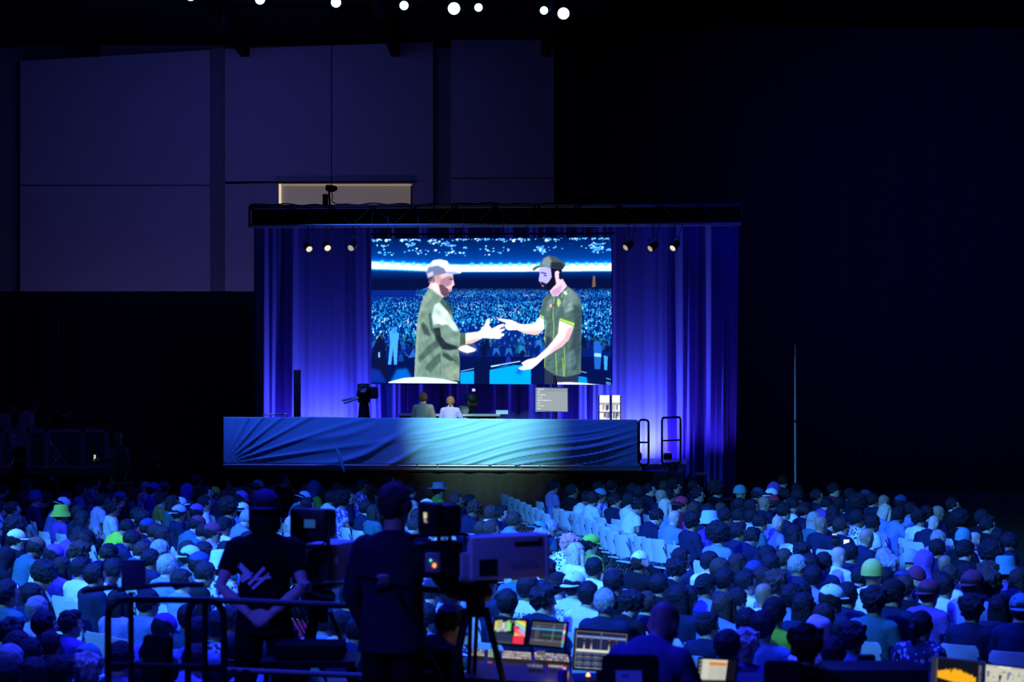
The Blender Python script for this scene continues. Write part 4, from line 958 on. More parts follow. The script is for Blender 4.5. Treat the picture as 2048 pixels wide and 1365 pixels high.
# what the photograph shows, zone by zone: place of the head, style, hair or hat colour, clothing, [pose], [note]
CROWD = '''A
30 210 s dk te;255 160 s dk nv;345 180 q dk nv;350 290 n nv nv;440 300 q dk bk;130 390 s dk nv 0;10 380 s dk pt;920 130 q dk pt 0 =printed_white_shirt_at_the_back;1050 120 s dk nv;790 215 s dk lb;640 300 s dk nv;612 352 k wh lb
600 440 u lm pu 0 =lime_bucket_hat;770 430 s dk nv;805 495 o dk bk 5;1000 310 s dk wh;1065 310 s dk nv;1170 290 c nv bk;1105 385 p dk wh 0;1238 575 s dk lm 2 =bent_lime_shirt;1340 140 s dk nv;1418 175 b gy pt;1500 200 c pu pu;1600 185 c nv nv;1580 295 c bk ol 0 =olive_shirt
1690 330 l mx te;1760 350 c wh nv;1750 432 k gy nv;1920 420 c pu nv;1925 545 c mr te 1;1910 120 c nv nv;1835 215 h pu te;2000 330 s dk wh;1345 455 s dk nv;1400 505 q dk rd 0;1440 570 c nv bk;1520 625 s mx nv;170 590 a dk bk 0 =huge_round_afro;160 690 c wh bk 4 =white_cap_turned_right
350 770 c br te 1;770 650 l dk pu 2;840 690 c bk bk 1;520 850 c pu wh 1;775 825 q br lb 1;1060 830 c bk nv;790 975 s dk wh 9 =broad_white_tee;930 1040 s dk nv;1090 1000 s dk wh 1 &phones;430 1060 a dk bk 2;1385 805 s br te;1560 795 s gy nv;1475 880 s dk nv
1640 950 s gy lb;1835 805 l mx nv;1960 800 c nv nv;1860 860 k lb lb;1945 930 c nv te;1780 1095 s dk lb;2005 940 s dk bk;75 1195 s dk pu;320 1235 s dk nv;1285 690 s dk nv 2;1990 620 s dk te;1600 650 l mx lv;60 880 h bk bk 1;610 960 l mx lv
D
1400 700 s dk lb;1570 740 s dk wh;1845 600 s dk lb;200 750 s dk pt;340 690 s dk lb;1240 300 s mx wh;1350 400 o lt te;720 1120 s dk lv;880 1140 s dk lb;1830 400 s mx lb;400 1000 s dk bk;1680 430 s dk nv;1760 820 s dk nv;560 560 s dk lb;1130 560 s dk rd;980 900 s dk nv
F
800 240 s dk wh;745 470 s dk lb;640 330 s mx nv;640 620 s dk nv;140 300 s dk lb
B
60 1065 s dk pu;330 1050 s dk nv;850 1015 q gy lb;600 1010 s dk bk;1420 1060 s dk lv;1180 880 s dk lb;1620 1010 s dk nv;1900 900 s dk lv
370 400 s gy wh 0 #BEN =jersey_with_dark_lettering;440 550 s dk nv;690 540 i dk pu 4 =purple_jacket_at_lower_left;110 645 q dk nv;300 830 s dk bk;490 745 s dk nv;100 905 s gy lb;855 905 k te lb;1840 480 s dk te;1600 590 c pu lv;1160 330 l dk lv;1450 330 s dk lb;1480 850 s dk nv;1940 620 s dk lb;60 250 s dk te;180 760 s mx nv
C
655 205 k te rd;425 285 l mx rd;75 265 s dk wh;165 280 c gn lb 0 =green_cap_by_the_red_tee;300 315 s dk nv;465 335 c pu lb;340 455 a dk nv 0 =round_afro_left_of_the_operators;485 475 k wh lb;545 560 s gy lb;275 650 c bk wh;145 725 c mr lv 4 =maroon_cap_in_lavender;290 930 s dk te
250 1090 u lb pt 0 =pale_ball_shaped_hat;1185 335 k lb lb;1230 410 s dk nv;1120 505 l mx te;1310 220 h nv gn;945 130 s mx bk;1500 325 s dk wh;1625 360 a dk pp 0 =purple_frilled_top;1850 195 i mx pp 4 =pink_speckled_shirt;1900 445 s dk nv;1985 490 l mx te;1060 630 o lt lv
55 945 s dk nv;60 1195 s dk bk;1690 310 s dk nv;560 820 s dk lb
E
385 115 s dk bk;600 205 c bk nv;870 205 f gy gn 0 =grey_brimmed_hat;752 375 c wh nv 4 =white_flat_cap;735 470 s dk te;1040 305 s br nv 4;1172 315 s dk nv;1212 400 q br nv 1;1385 430 s br wh;1475 435 i dk nv 4;1605 500 s br lb;1290 590 s br nv;1382 590 s br te;612 380 l lt te;640 560 s mx lb
1850 600 k te wh;1962 580 s gy te 1;1865 690 q gy lb 1;845 500 s dk pt;1535 1310 s dk nv;1745 1165 s dk wh 0 #BOGARD|7 =white_jersey_numbered_seven;1892 1290 q dk nv;2000 1140 k dk lv;1920 1000 q dk nv;1190 1090 s gy lb;670 470 s mx lb;880 620 s lt lb 5;1000 1240 s dk lv;1640 1000 s dk te;1330 1130 s dk nv;860 1180 s dk lb
G
385 195 s dk lv 0 =pale_shirt_at_the_end_of_the_far_row;600 250 s dk bk 4;765 335 s dk wh 1;835 335 s mx wh;915 305 k te wh 4 =teal_cap_and_white_tee;1085 360 k bk nv 4;1045 195 s dk nv;1285 240 s dk nv;1362 275 s dk nv;1250 355 s dk wh;1350 420 k bk wh 1 =broad_white_tee_at_the_empty_row;1558 540 s dk nv 1
1605 310 b gy nv;1660 430 l bl lb 0 =long_pale_hair_at_the_right;1760 195 q dk nv 4;1650 205 s br nv;1835 405 k rd rd 4 =red_top_and_dark_cap;1755 560 b br lb;1985 465 s br pu;1960 605 q dk nv;1980 205 s dk nv;2030 290 i dk nv 4;560 870 q pk pt 1 =pink_curls;645 960 l bl wh 0 =long_blond_hair;812 855 c gn gn 4 =green_cap_and_green_tee
850 1130 s dk wh;1062 1265 s br bk;1365 1065 c wh bk 7 =white_cap_beside_a_raised_arm;1840 1015 s dk nv;1775 1170 q dk bk;435 1300 s dk nv;1700 300 s dk nv;1480 230 s dk nv;900 210 s dk lv
H
282 195 k wh wh 0 #BOGARD|7 =lettered_jersey_and_white_cap;95 190 k bk lv;435 295 s dk wh;640 390 s gy nv 0 &phones #@ =grey_hair_and_pink_print;1110 395 s br nv 0 =brown_hair_and_red_lanyard;1250 190 s dk bk 8 =arm_round_a_neighbour;1470 345 l dk nv;1775 205 k bk lb 4 =grey_blue_tee_and_black_cap;1985 430 l br lb;1800 660 i dk nv 4 =navy_jacket_above_the_pale_monitor
735 160 s dk bk;1990 130 s dk nv;1580 330 s dk nv 1;930 420 q dk bk
I
310 240 a dk bk 0 =wide_dark_afro_at_the_back;575 272 n te nv 0 =tall_teal_beanie;212 490 s dk nv;225 590 u lb pu;360 470 l br te;405 535 s dk nv;570 412 s dk nv;562 545 i dk nv;705 430 s dk nv 4;768 295 c nv nv;845 390 b dk nv 4;955 385 c rd nv 3 =red_cap_turned_left;930 305 k wh nv
705 545 s dk wh;800 610 s dk te;1090 300 s dk nv;1220 232 s dk nv;1235 305 s dk nv;1062 145 s dk bk;965 235 h pu pu;1170 410 s dk wh;1075 480 i dk nv;995 620 b br lv 1 =bald_head_in_lavender;1310 470 c bk nv;1415 580 l lt te;1490 630 b br nv 0 =shaved_head_and_navy_suit;1560 400 s dk pu;1640 235 c bk rd 4
1450 310 s dk nv;1705 400 s dk nv;1825 290 s dk nv;1920 410 a dk nv 0 =round_afro_at_the_right_back;1995 320 c nv nv;1640 500 s dk nv;1725 650 s mx nv 4;1630 620 q dk bk;1910 560 s dk pt;2005 600 s dk wh;2005 785 b dk nv;335 760 a dk lb 0 =big_afro_in_pale_blue;558 720 i dk nv 4 =navy_polo;712 775 i dk nv 1
1195 740 l dk ir 0 =long_dark_hair_on_a_shiny_jacket;1285 960 q dk nv;1080 1025 s br nv;890 985 s dk nv;925 1095 s dk te;232 1060 s dk wh;548 1090 l mx wh;1690 1000 b br wh 0 =shiny_bald_head_in_white;1530 1065 s dk nv;1232 1105 s gy nv;1375 1090 s dk nv;730 1180 k nv wh;350 1150 s br te;450 1285 o dk nv;830 1245 l mx lb
1405 1230 s dk lv;1830 960 s dk nv;1935 1245 s dk nv
J
840 310 b dk wh 0 =balding_head_in_white;990 180 q br lb 0;1280 290 o dk pt;1305 430 l dk nv;1615 345 c wh nv 4 =white_cap_turned_right_near_the_lettered_navy_top;1800 300 s dk nv 0 #KINIME =navy_top_with_white_lettering;960 510 c bk lm 0 =lime_top_with_straps;830 660 s dk lb 0;650 620 s dk lv;435 890 s dk nv;635 890 q gy pu 0 =grey_hair_and_purple_scarf
1465 760 h wh st 0 =white_head_wrap;1640 970 s dk lb 9;1860 800 q dk lb 0 =messy_curls_in_pale_blue;1525 560 s mx bk;540 360 s dk lb;1170 330 s dk lb;640 160 s dk wh
K
330 355 s dk nv;450 375 b br nv;470 490 l bl lb;650 385 c nv nv;760 465 s dk lb 4;625 520 i dk lb;860 560 q dk wh;950 510 s dk nv;1070 500 b br nv 4;1020 620 b dk nv;1335 590 a dk bk 0 =large_dark_figure_at_the_right_edge_of_the_crowd;1240 410 s dk bk;1640 640 i dk bk 4 =last_profile_at_the_right_back;1360 805 n te bk
1490 815 b gy wh;1380 930 c bk bk 4;1700 985 a dk nv;1890 840 s dk pu;1070 910 s dk nv;1075 805 s lt lv 1;925 1075 h pu lv 0 =purple_hood;1150 1090 b br bk 0 =shiny_bald_head_far_right;470 1025 s gy nv;520 1120 q gy pu;330 1205 n yg wh 0 =yellow_green_beanie;480 1235 s dk nv;660 1300 c nv nv;820 1265 n mr nv
1205 1220 s br wh;1110 1300 s dk wh;1385 1225 q dk nv;1465 1320 k mr lv;1650 1215 q br nv;1840 1150 u te pu 0 =teal_hat_above_a_purple_tee;1995 1260 l mx nv;1900 1050 s dk pu;1665 1320 q br nv;330 610 s dk wh;1580 560 s dk bk;770 1050 n gy nv;1760 780 s dk nv
L
345 385 q dk te 0 =curls_in_a_teal_tee;565 285 k bk nv;690 215 s br bk;970 280 k mr pu 0 =maroon_cap_and_purple_tee;1462 205 k mr lv 0;1680 215 q dk nv;1775 440 l dk nv 0;1460 470 q dk nv 0 =round_dark_curls_at_the_lower_right;2010 465 k te nv;885 650 t dk fl 0 =floral_shirt;1150 200 s dk wh 0'''
ENTR = []
for line in CROWD.split('\n'):
    if len(line) == 1: ox, oy, sc = SC[line]; continue
    for e in line.split(';'):
        w = e.split(); d = dict(px=ox + float(w[0]) * sc, py=oy + float(w[1]) * sc, st=w[2], hc=w[3], top=w[4], pose=None, mark=None, text=None, phones=False)
        for x in w[5:]:
            if x[0] == '=': d['mark'] = x[1:].replace('_', ' ')
            elif x[0] == '#': d['text'] = x[1:]
            elif x[0] == '&': d['phones'] = True
            else: d['pose'] = int(x)
        ENTR.append(d)
r = random.Random(21)
for i, e in enumerate(ENTR):
    if e['pose'] is None: e['pose'] = r.choice([0, 0, 1, 3, 4, 9, 10, 10, 1])
    t = min(1, max(0, (e['py'] - 985) / 330.)); e['yaw'] = -math.radians(66 - 40 * t + r.uniform(-9, 9))
    e['s'] = r.uniform(.975, 1.03); e['skin'] = r.choice(SKINS)
def place(e):
    H = FIG[e['pose']]['head'].translation
    w = floorpt(e['px'], e['py'], H.z * e['s']); c, s = math.cos(e['yaw']), math.sin(e['yaw'])
    hx, hy = H.x * e['s'], H.y * e['s']
    e['x'] = w.x - (c * hx - s * hy); e['y'] = w.y - (s * hx + c * hy); e['d'] = w.y
for e in ENTR: place(e)
for it in range(60):                                   # let neighbours settle apart along the line of sight, by posture height only
    for i, a in enumerate(ENTR):
        for b in ENTR[i + 1:]:
            dx, dy = a['x'] - b['x'], a['y'] - b['y']; dd = math.hypot(dx * 1.0, dy)
            if dd < .55:
                far, near = (a, b) if a['d'] > b['d'] else (b, a)
                far['s'] = max(.93, far['s'] - .003); near['s'] = min(1.07, near['s'] + .003); place(a); place(b)
# ------------------------------------------------------------------ labels that single a person out
def headwords(e):
    hc = HATC if e['st'] in 'cknuhf' else HAIRC
    c = hc.get(e['hc'], HAIRC.get(e['hc'], ((0, 0, 0), '')))[1]
    return {'s': 'person with short %s hair', 'q': 'person with curly %s hair', 'a': 'person with round %s afro', 'l': 'person with long %s hair', 'o': 'person with chin length %s hair', 'p': 'person with %s hair bun', 't': 'person with tied %s hair',
            'i': 'person with swept up %s hair', 'b': 'bald person', 'c': 'person in %s cap', 'k': 'person in backward %s cap', 'u': 'person in %s bucket hat', 'n': 'person in %s beanie', 'h': 'person in %s hood', 'f': 'person in %s brimmed hat'}[e['st']].replace('%s', c)
STATIC = [((1150, 1050), 'the empty white chairs', 1), ((1591, 960), 'the foot of the tall thin pole', 1), ((860, 930), 'the middle of the blue banner', 0), ((1320, 900), 'the stair railings', 0), ((530, 1100), 'the left camera operator', 0), ((790, 1100), 'the right camera operator', 0), ((1000, 1115), 'the pale lens box', 0),
          ((1070, 1268), 'the lit lighting desk', 0), ((1915, 1335), 'the orange graph screen', 0), ((1435, 1335), 'the cream monitor', 0), ((265, 1150), 'the small purple screen', 0), ((130, 900), 'the left gallery railing', 0)]
used = {}
def rel(e, q, ground):
    dx, dy = e['px'] - q[0], e['py'] - q[1]; D = math.hypot(dx, dy * 1.6)
    if D < 3: return None
    ax, ay = abs(dx), abs(dy) * 1.6
    h = 'left' if dx < 0 else 'right'; v = ('behind' if dy < 0 else 'before') if ground else ('above' if dy < 0 else 'below')
    w = f'{h} of' if ax > 2.2 * ay else v if ay > 2.2 * ax else f'{v} and {h} of'
    return ('just ' if D < 62 else '' if D < 150 else 'far ') + w, D
marks = [((m['px'], m['py']), 'the ' + m['mark'], m, 1) for m in ENTR if m['mark']] + [(q, n, None, g_) for q, n, g_ in STATIC]
for e in ENTR: e['base'] = ('bald person in ' if e['st'] == 'b' else headwords(e) + ' and ') + TOPC[e['top']][2]
nb = {}
for e in ENTR: nb[e['base']] = nb.get(e['base'], 0) + 1
for e in ENTR:
    base = e['base']
    if nb[base] == 1 and len(base.split()) >= 6: e['label'] = base; e['short'] = base; used[base] = 1; continue
    if e['mark']:
        L = f'{base}, {e["mark"]}'
        if len(L.split()) > 16: L = 'person with ' + e['mark']
        if L not in used: used[L] = 1; e['label'] = L; e['short'] = e['mark']; continue
    cand = []
    for q, n, m, g_ in marks:
        if m is e: continue
        z = rel(e, q, g_)
        if z: cand.append((z[1] * (1 if g_ else 1.6), f'{base}, {z[0]} {n}', f'{z[0]} {n}'))
    cand.sort(); lab = None
    def fit(L):
        if len(L.split()) > 16: L = L.replace('person with ', '').replace(' hair and ', '-haired person in ').replace('person in backward', 'backward')
        return L
    for D, L, sh in cand:
        L = fit(L)
        if len(L.split()) <= 16 and L not in used: lab = L; e['short'] = sh; break
    if lab is None: lab = fit(cand[0][1]); e['short'] = cand[0][2]
    used[lab] = 1; e['label'] = lab
# ------------------------------------------------------------------ chairs
def chairparts():
    out = []
    bm = B(); n = 8
    for j in range(n):
        for i in range(n): pass
    box(bm, (0, .0, .445), (.42, .42, .022), bev=.010); out.append(('seat', tomesh('seat', bm, PLAST)))
    bm = B(); vs = {}
    hw = .215
    for j in range(9):
        t = j / 8; z = .53 + .35 * t; hh = hw * (1 - .10 * t) - (.03 if j in (0, 8) else 0)
        for i in range(9):
            u = i / 8 * 2 - 1
            for s in (0, 1): vs[i, j, s] = bm.verts.new((u * hh, -.205 - .06 * t - .035 * (1 - u * u) + .016 * s, z))
    for j in range(8):
        for i in range(8):
            for s in (0, 1): bm.faces.new((vs[i, j, s], vs[i + 1, j, s], vs[i + 1, j + 1, s], vs[i, j + 1, s]))
    for i in range(8):
        for j in (0, 8): bm.faces.new((vs[i, j, 0], vs[i + 1, j, 0], vs[i + 1, j, 1], vs[i, j, 1]))
        for k in (0, 8): bm.faces.new((vs[k, i, 0], vs[k, i + 1, 0], vs[k, i + 1, 1], vs[k, i, 1]))
    out.append(('backrest', tomesh('backrest', bm, PLAST)))
    for s in (-1, 1):
        bm = B(); pipe(bm, bend([(s * .225, .23, .008), (s * .225, -.15, .50), (s * .19, -.262, .78)], .08), .0115, 7); out.append(('leg', tomesh('leg', bm, CHROME)))
        bm = B(); pipe(bm, [(s * .20, -.24, .008), (s * .20, .10, .43)], .0115, 7); out.append(('leg', tomesh('leg', bm, CHROME)))
    bm = B(); tube(bm, (-.225, .13, .14), (.225, .13, .14), .008, 6); tube(bm, (-.2, -.17, .10), (.2, -.17, .10), .008, 6); out.append(('cross_bar', tomesh('cross_bar', bm, CHROME)))
    return out
CHP = chairparts()
def chairwhole():
    bm = B(); t = bpy.data.meshes.new('folding_chair')
    mi = []
    for k, (n, me) in enumerate(CHP):
        c = len(bm.faces); bm.from_mesh(me); bm.faces.ensure_lookup_table()
        for f in bm.faces[c:]: f.material_index = 0 if n in ('seat', 'backrest') else 1
    bm.to_mesh(t); bm.free(); t.materials.append(PLAST); t.materials.append(CHROME); return t
CHW = chairwhole()
NCH = [0]
def chair(x, y, yaw, label, group, whole=False, z=0.):
    NCH[0] += 1
    if whole:
        o = link('folding_chair', CHW, None, (x, y, z), yaw); tag(o, label, 'chair', group); return o
    t = thing('folding_chair', label, 'chair', (x, y, z), yaw, group)
    for n, me in CHP: link(n, me, t)
    return t
# ------------------------------------------------------------------ put them in
FLOORP = []
for e in ENTR:
    st, hc = e['st'], e['hc']; hair = None; hat = []
    if st in STY: hair = (STY[st], HAIRC[hc][0])
    elif st in 'ck': hat = [('cap' if st == 'c' else 'capback', HATC.get(hc, HATC['bk'])[0])]; hair = ('short', HAIRC[RND.choice(['dk', 'dk', 'mx'])][0])
    elif st == 'u': hat = [('bucket', HATC[hc][0])]; hair = ('short', HAIRC['dk'][0])
    elif st == 'f': hat = [('brimhat', HATC[hc][0])]; hair = ('short', HAIRC['dk'][0])
    elif st == 'n': hat = [('beanie', HATC[hc][0])]
    elif st == 'h': hat = [('hood', HATC[hc][0])]
    if e['phones']: hat.append(('phones', (.01, .01, .012)))
    kind, tc, nm = TOPC[e['top']]
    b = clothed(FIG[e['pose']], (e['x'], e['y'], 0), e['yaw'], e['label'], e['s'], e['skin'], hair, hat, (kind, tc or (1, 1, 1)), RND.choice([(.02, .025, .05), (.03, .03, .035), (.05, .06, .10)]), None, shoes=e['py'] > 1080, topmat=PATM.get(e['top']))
    e['ob'] = b
    if e['text']:
        tgt = FIG[e['pose']][kind]; pol = []
        if e['text'] == '@':
            m = mat('print_pink', (.75, .35, .7), .7); pol = [[(-.16 + k * .05, .82 + .02 * (k % 2)), (-.12 + k * .05, .83), (-.12 + k * .05, .90), (-.155 + k * .05, .92)] for k in range(6)] + [[(-.15, .74), (-.11, .74), (-.10, .82), (-.15, .83)], [(.05, .76), (.13, .77), (.13, .81), (.05, .80)]]
        else:
            m = mat('print_dark', (.03, .04, .14), .7) if e['top'] == 'wh' else mat('print_white_ink', (.75, .75, .8), .7)
            for k, tx in enumerate(e['text'].split('|')):
                big = tx == '7'
                pol += text_polys(tx, .26 if big else .085 if e['top'] == 'wh' else .06, 0, .70 if big else .90, 1.3 if big else 1.0)
            if e['text'] == '7': pol += [[(-.17, .95), (.17, .95), (.15, .98), (-.15, .98)]]
        link('back_print', decal_mesh(pol, tgt, m), b)
# chairs under them (parts where they show), then the rows left empty
for e in sorted(ENTR, key=lambda q: -q['py']):
    L_ = e['label']; S_ = L_.replace('person with ', '').replace('person in ', '').replace('person ', '').replace('backward ', '')
    tries = ['white folding chair under the ' + L_, 'white folding chair under ' + L_, 'white chair under ' + S_, 'chair under ' + S_, 'chair under ' + S_.replace('short ', ''), 'white folding chair under the ' + e['base'] + ' ' + e['short'], 'white folding chair under person ' + e['short'], 'white chair under sitter ' + e['short']]
    lab = next((t for t in tries if len(t.split()) <= 16 and t not in used), None) or next(t for t in tries[::-1] if len(t.split()) <= 16)
    used[lab] = 1
    chair(e['x'], e['y'], e['yaw'], lab, 'white folding chairs of the audience', whole=e['py'] < 1120)
def row(pts, sc, z, yaw, what, grp):
    ox, oy, k = SC[sc]
    for i, (a, b) in enumerate(pts):
        p = floorpt(ox + a * k, oy + b * k, z); n = len(pts)
        chair(p.x, p.y, yaw + RND.uniform(-.03, .03), what % ORD[i], grp)
ORD = ['first', 'second', 'third', 'fourth', 'fifth', 'sixth', 'seventh', 'eighth', 'ninth', 'tenth', 'eleventh', 'twelfth', 'thirteenth', 'fourteenth', 'fifteenth', 'sixteenth']
row([(690, 575), (775, 605), (860, 640), (945, 680), (1030, 720), (1115, 765), (1200, 815), (1300, 860), (1420, 845), (1520, 880), (1615, 905), (1715, 920), (1835, 900), (1965, 1010)], 'G', .70, -math.radians(62), '%s empty chair from the far end of the bright empty row', 'empty chairs of the bright row')
row([(1610, 320), (1668, 345), (1728, 370), (1788, 398), (1848, 425), (1908, 455), (1968, 485), (2030, 520)], 'E', .70, -math.radians(66), '%s empty chair from the far end of the dim row under the stage', 'empty chairs of the dim row')
row([(350, 560), (420, 630), (900, 520), (985, 560), (1070, 660), (1180, 760), (610, 780), (1670, 690), (2020, 440)], 'A', .70, -math.radians(62), '%s empty chair from the left among the left side crowd', 'empty chairs in the left crowd')
# =================================================================== gallery and bystanders at far left
DG = 50.0
gal = thing('gallery_platform', 'low dark spectator platform at the far left', 'platform')
zg = 1.0
x0, x1 = P(-60, 0, DG).x, P(216, 0, DG).x
bm = B(); box(bm, ((x0 + x1) / 2, DG + 1.6, zg - .06), (x1 - x0, 3.1, .12)); obj('deck', bm, DECK, gal)
for yy in (.2, 3):
    for k in range(5): bm = B(); tube(bm, (x0 + .1 + k * (x1 - x0 - .2) / 4, DG + yy, 0), (x0 + .1 + k * (x1 - x0 - .2) / 4, DG + yy, zg - .1), .03); obj('support_leg', bm, BLKM, gal)
RAILM = mat('rail_paint', (.14, .15, .20), .5, nz=.1)
gr = thing('guard_rail', 'pale picket guard rail along the left spectator platform', 'railing')
def gp(px, py): return P(px, py, DG)
tz0, tz1, bz = gp(0, 858).z, gp(216, 852).z, zg + .05
def topz(x): return tz0 + (tz1 - tz0) * (x - x0) / (x1 - x0)
bm = B(); slab(bm, [V((x0, DG - .03, 0)), V((x1, DG - .03, 0)), V((x1, DG + .03, 0)), V((x0, DG + .03, 0))], tz0 - .10, tz0); obj('top_rail', bm, RAILM, gr)
bm = B(); box(bm, ((x0 + x1) / 2, DG, bz), (x1 - x0, .05, .04)); obj('bottom_rail', bm, RAILM, gr)
for px in (2, 57, 94, 166, 214):
    bm = B(); q = gp(px, 0); box(bm, (q.x, DG, (zg + tz0) / 2), (.09, .06, tz0 - zg)); obj('post', bm, RAILM, gr)
pk = None
for k in range(40):
    px = 6 + k * 5.2
    if min(abs(px - q) for q in (2, 57, 94, 166, 214)) < 4: continue
    if pk is None: bm = B(); tube(bm, (0, DG, bz), (0, DG, tz0 - .08), .010, 6); pk = tomesh('picket', bm, RAILM)
    link('picket', pk, gr, (gp(px, 0).x, 0, 0))
def person_at(fig, px, py, d, z0, yaw, label, **k):
    h = fig['head'].translation; hp = P(px, py, d); sc = (hp.z - z0) / h.z
    c, s = math.cos(yaw), math.sin(yaw)
    return clothed(fig, (hp.x - (c * h.x - s * h.y) * sc, hp.y - (s * h.x + c * h.y) * sc, z0), yaw, label, sc, **k)
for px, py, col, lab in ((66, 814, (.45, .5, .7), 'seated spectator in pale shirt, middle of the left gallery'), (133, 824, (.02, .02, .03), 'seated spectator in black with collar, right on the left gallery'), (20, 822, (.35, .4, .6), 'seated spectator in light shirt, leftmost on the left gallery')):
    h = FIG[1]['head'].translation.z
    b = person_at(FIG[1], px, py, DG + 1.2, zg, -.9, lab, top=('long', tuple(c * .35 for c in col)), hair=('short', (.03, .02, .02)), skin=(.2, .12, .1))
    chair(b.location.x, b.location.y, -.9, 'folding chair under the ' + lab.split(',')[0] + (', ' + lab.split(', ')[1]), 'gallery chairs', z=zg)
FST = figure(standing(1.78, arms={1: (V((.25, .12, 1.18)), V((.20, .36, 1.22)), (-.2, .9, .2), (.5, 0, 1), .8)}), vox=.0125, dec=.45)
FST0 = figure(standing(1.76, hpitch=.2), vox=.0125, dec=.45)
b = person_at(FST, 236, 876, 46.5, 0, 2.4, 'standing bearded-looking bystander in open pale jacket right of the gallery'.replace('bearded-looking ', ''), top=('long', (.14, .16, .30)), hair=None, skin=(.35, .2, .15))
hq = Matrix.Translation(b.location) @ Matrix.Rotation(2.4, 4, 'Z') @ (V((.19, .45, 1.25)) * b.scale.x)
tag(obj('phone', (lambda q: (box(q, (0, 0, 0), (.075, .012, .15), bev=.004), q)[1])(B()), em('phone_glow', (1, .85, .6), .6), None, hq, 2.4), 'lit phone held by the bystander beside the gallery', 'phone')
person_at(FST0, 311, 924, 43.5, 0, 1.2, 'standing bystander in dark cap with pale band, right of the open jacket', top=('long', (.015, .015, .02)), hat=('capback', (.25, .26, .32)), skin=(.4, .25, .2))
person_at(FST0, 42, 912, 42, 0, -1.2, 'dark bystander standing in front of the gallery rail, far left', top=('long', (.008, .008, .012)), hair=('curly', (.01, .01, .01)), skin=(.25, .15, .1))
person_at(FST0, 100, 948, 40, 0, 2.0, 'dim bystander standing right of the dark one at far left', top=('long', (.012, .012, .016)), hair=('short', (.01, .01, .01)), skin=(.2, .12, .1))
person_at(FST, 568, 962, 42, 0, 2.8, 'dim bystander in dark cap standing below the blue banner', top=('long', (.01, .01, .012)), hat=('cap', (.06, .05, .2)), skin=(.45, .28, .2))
barr = thing('crowd_barrier', 'brown picket barrier behind the back rows at left', 'barrier')
bm = B(); a, b = P(222, 968, 39.5), P(264, 966, 39.5); tube(bm, a, b, .02); tube(bm, (a.x, a.y, .15), (b.x, b.y, .15), .02); obj('frame', bm, mat('barrier_paint', (.35, .22, .08), .5), barr)
bm = B(); 
for k in range(9): x = a.x + (b.x - a.x) * k / 8; tube(bm, (x, a.y, .0 if k in (0, 8) else .15), (x, a.y, a.z), .010, 6)
obj('pickets', bm, mat('barrier_paint'), barr)
def polestand(px, ytop, ybot, d, r, label, m):
    t = thing('pole_stand', label, 'pole', P(px, 0, d).xy.to_3d()); zt_ = P(px, ytop, d).z
    bm = B(); tube(bm, (0, 0, .02), (0, 0, zt_ - .25), r); tube(bm, (0, 0, zt_ - .25), (0, 0, zt_), r * .55); obj('pole', bm, m, t)
    bm = B(); tube(bm, (0, 0, zt_ * .58), (0, 0, zt_ * .58 + .05), r * 1.5); obj('collar', bm, BLKM, t)
    bm = B(); box(bm, (0, 0, .012), (.5, .5, .02)); obj('base_plate', bm, BLKM, t)
polestand(1591, 690, 975, 43.5, .028, 'tall thin metal pole standing behind the right crowd', ALU)
polestand(117, 615, 790, 56.3, .025, 'thin dim pole in front of the low drape at left', mat('dull_pole', (.10, .10, .13), .5, .5))
# small lit things in the crowd
bm = B(); q = floorpt(1380 + 1660 * .17578, 940 + 820 * .17578, 1.12); box(bm, (0, 0, 0), (.13, .09, .09), bev=.01)
t = thing('video_camera', 'small black video camera held up in the right crowd', 'camera', q); obj('body', bm, BLK, t)
bm = B(); tube(bm, (0, -.02, -.04), (0, 0, -.35), .014); tube(bm, (-.06, 0, .06), (.06, 0, .06), .012); obj('grip', bm, BLKM, t)
bm = B(); box(bm, (.14, -.02, .0), (.075, .01, .06)); obj('flip_screen', bm, em('flip_screen', (.8, .9, 1), 1.1), t)
bm = B(); box(bm, (-.02, -.01, .10), (.06, .03, .02)); obj('lamp', bm, em('flip_lamp', (.5, .65, 1), .9), t)
# =================================================================== operators' riser
RZ = .85
bm = B(); box(bm, (.6, 11.2, RZ / 2), (7.6, 5.6, RZ)); tag(obj('camera_riser', bm, DECK, smooth=False), 'low dark platform under the camera operators and lighting desk', 'platform')
DO = 13.2
FOP = figure(standing(1.74, lean=.02, hpitch=.05, arms={k: (V((k * .27, -.10, 1.14)), V((k * .07, -.17, .97)), (-k * .85, -.1, -.45), (0, -1, .2), .5) for k in (-1, 1)}, stance=.13), vox=.008, dec=.5)
FOP2 = figure(standing(1.80, lean=.05, hyaw=-.25, arms={1: (V((.33, .12, 1.20)), V((.34, .40, 1.13)), (0, .95, -.2), (0, 0, 1), 1.0), -1: (V((-.26, .02, 1.16)), V((-.22, .16, .93)), (.2, .5, -.8), (-1, 0, 0), .5)}, stance=.10), vox=.008, dec=.5)
op1 = person_at(FOP, 531, 1022, DO, RZ, -.05, 'left camera operator in black tee with pale print, hands behind the back', top=('tee', (.006, .006, .010)), legs=(.006, .006, .010), hair=('bob', (.010, .01, .012)), hat=[('capback', (.03, .02, .12)), ('phones', (.012, .012, .016))], skin=(.62, .44, .52))
k_ = op1.scale.x
br = []
def stroke(x0, z0, x1, z1, w):
    L = math.hypot(x1 - x0, z1 - z0); nx, nz = -(z1 - z0) / L * w / 2, (x1 - x0) / L * w / 2; n = 5
    for i in range(n):
        a, b_ = i / n, (i + 1) / n
        br.append([(x0 + (x1 - x0) * a + nx, z0 + (z1 - z0) * a + nz), (x0 + (x1 - x0) * b_ + nx, z0 + (z1 - z0) * b_ + nz), (x0 + (x1 - x0) * b_ - nx, z0 + (z1 - z0) * b_ - nz), (x0 + (x1 - x0) * a - nx, z0 + (z1 - z0) * a - nz)])
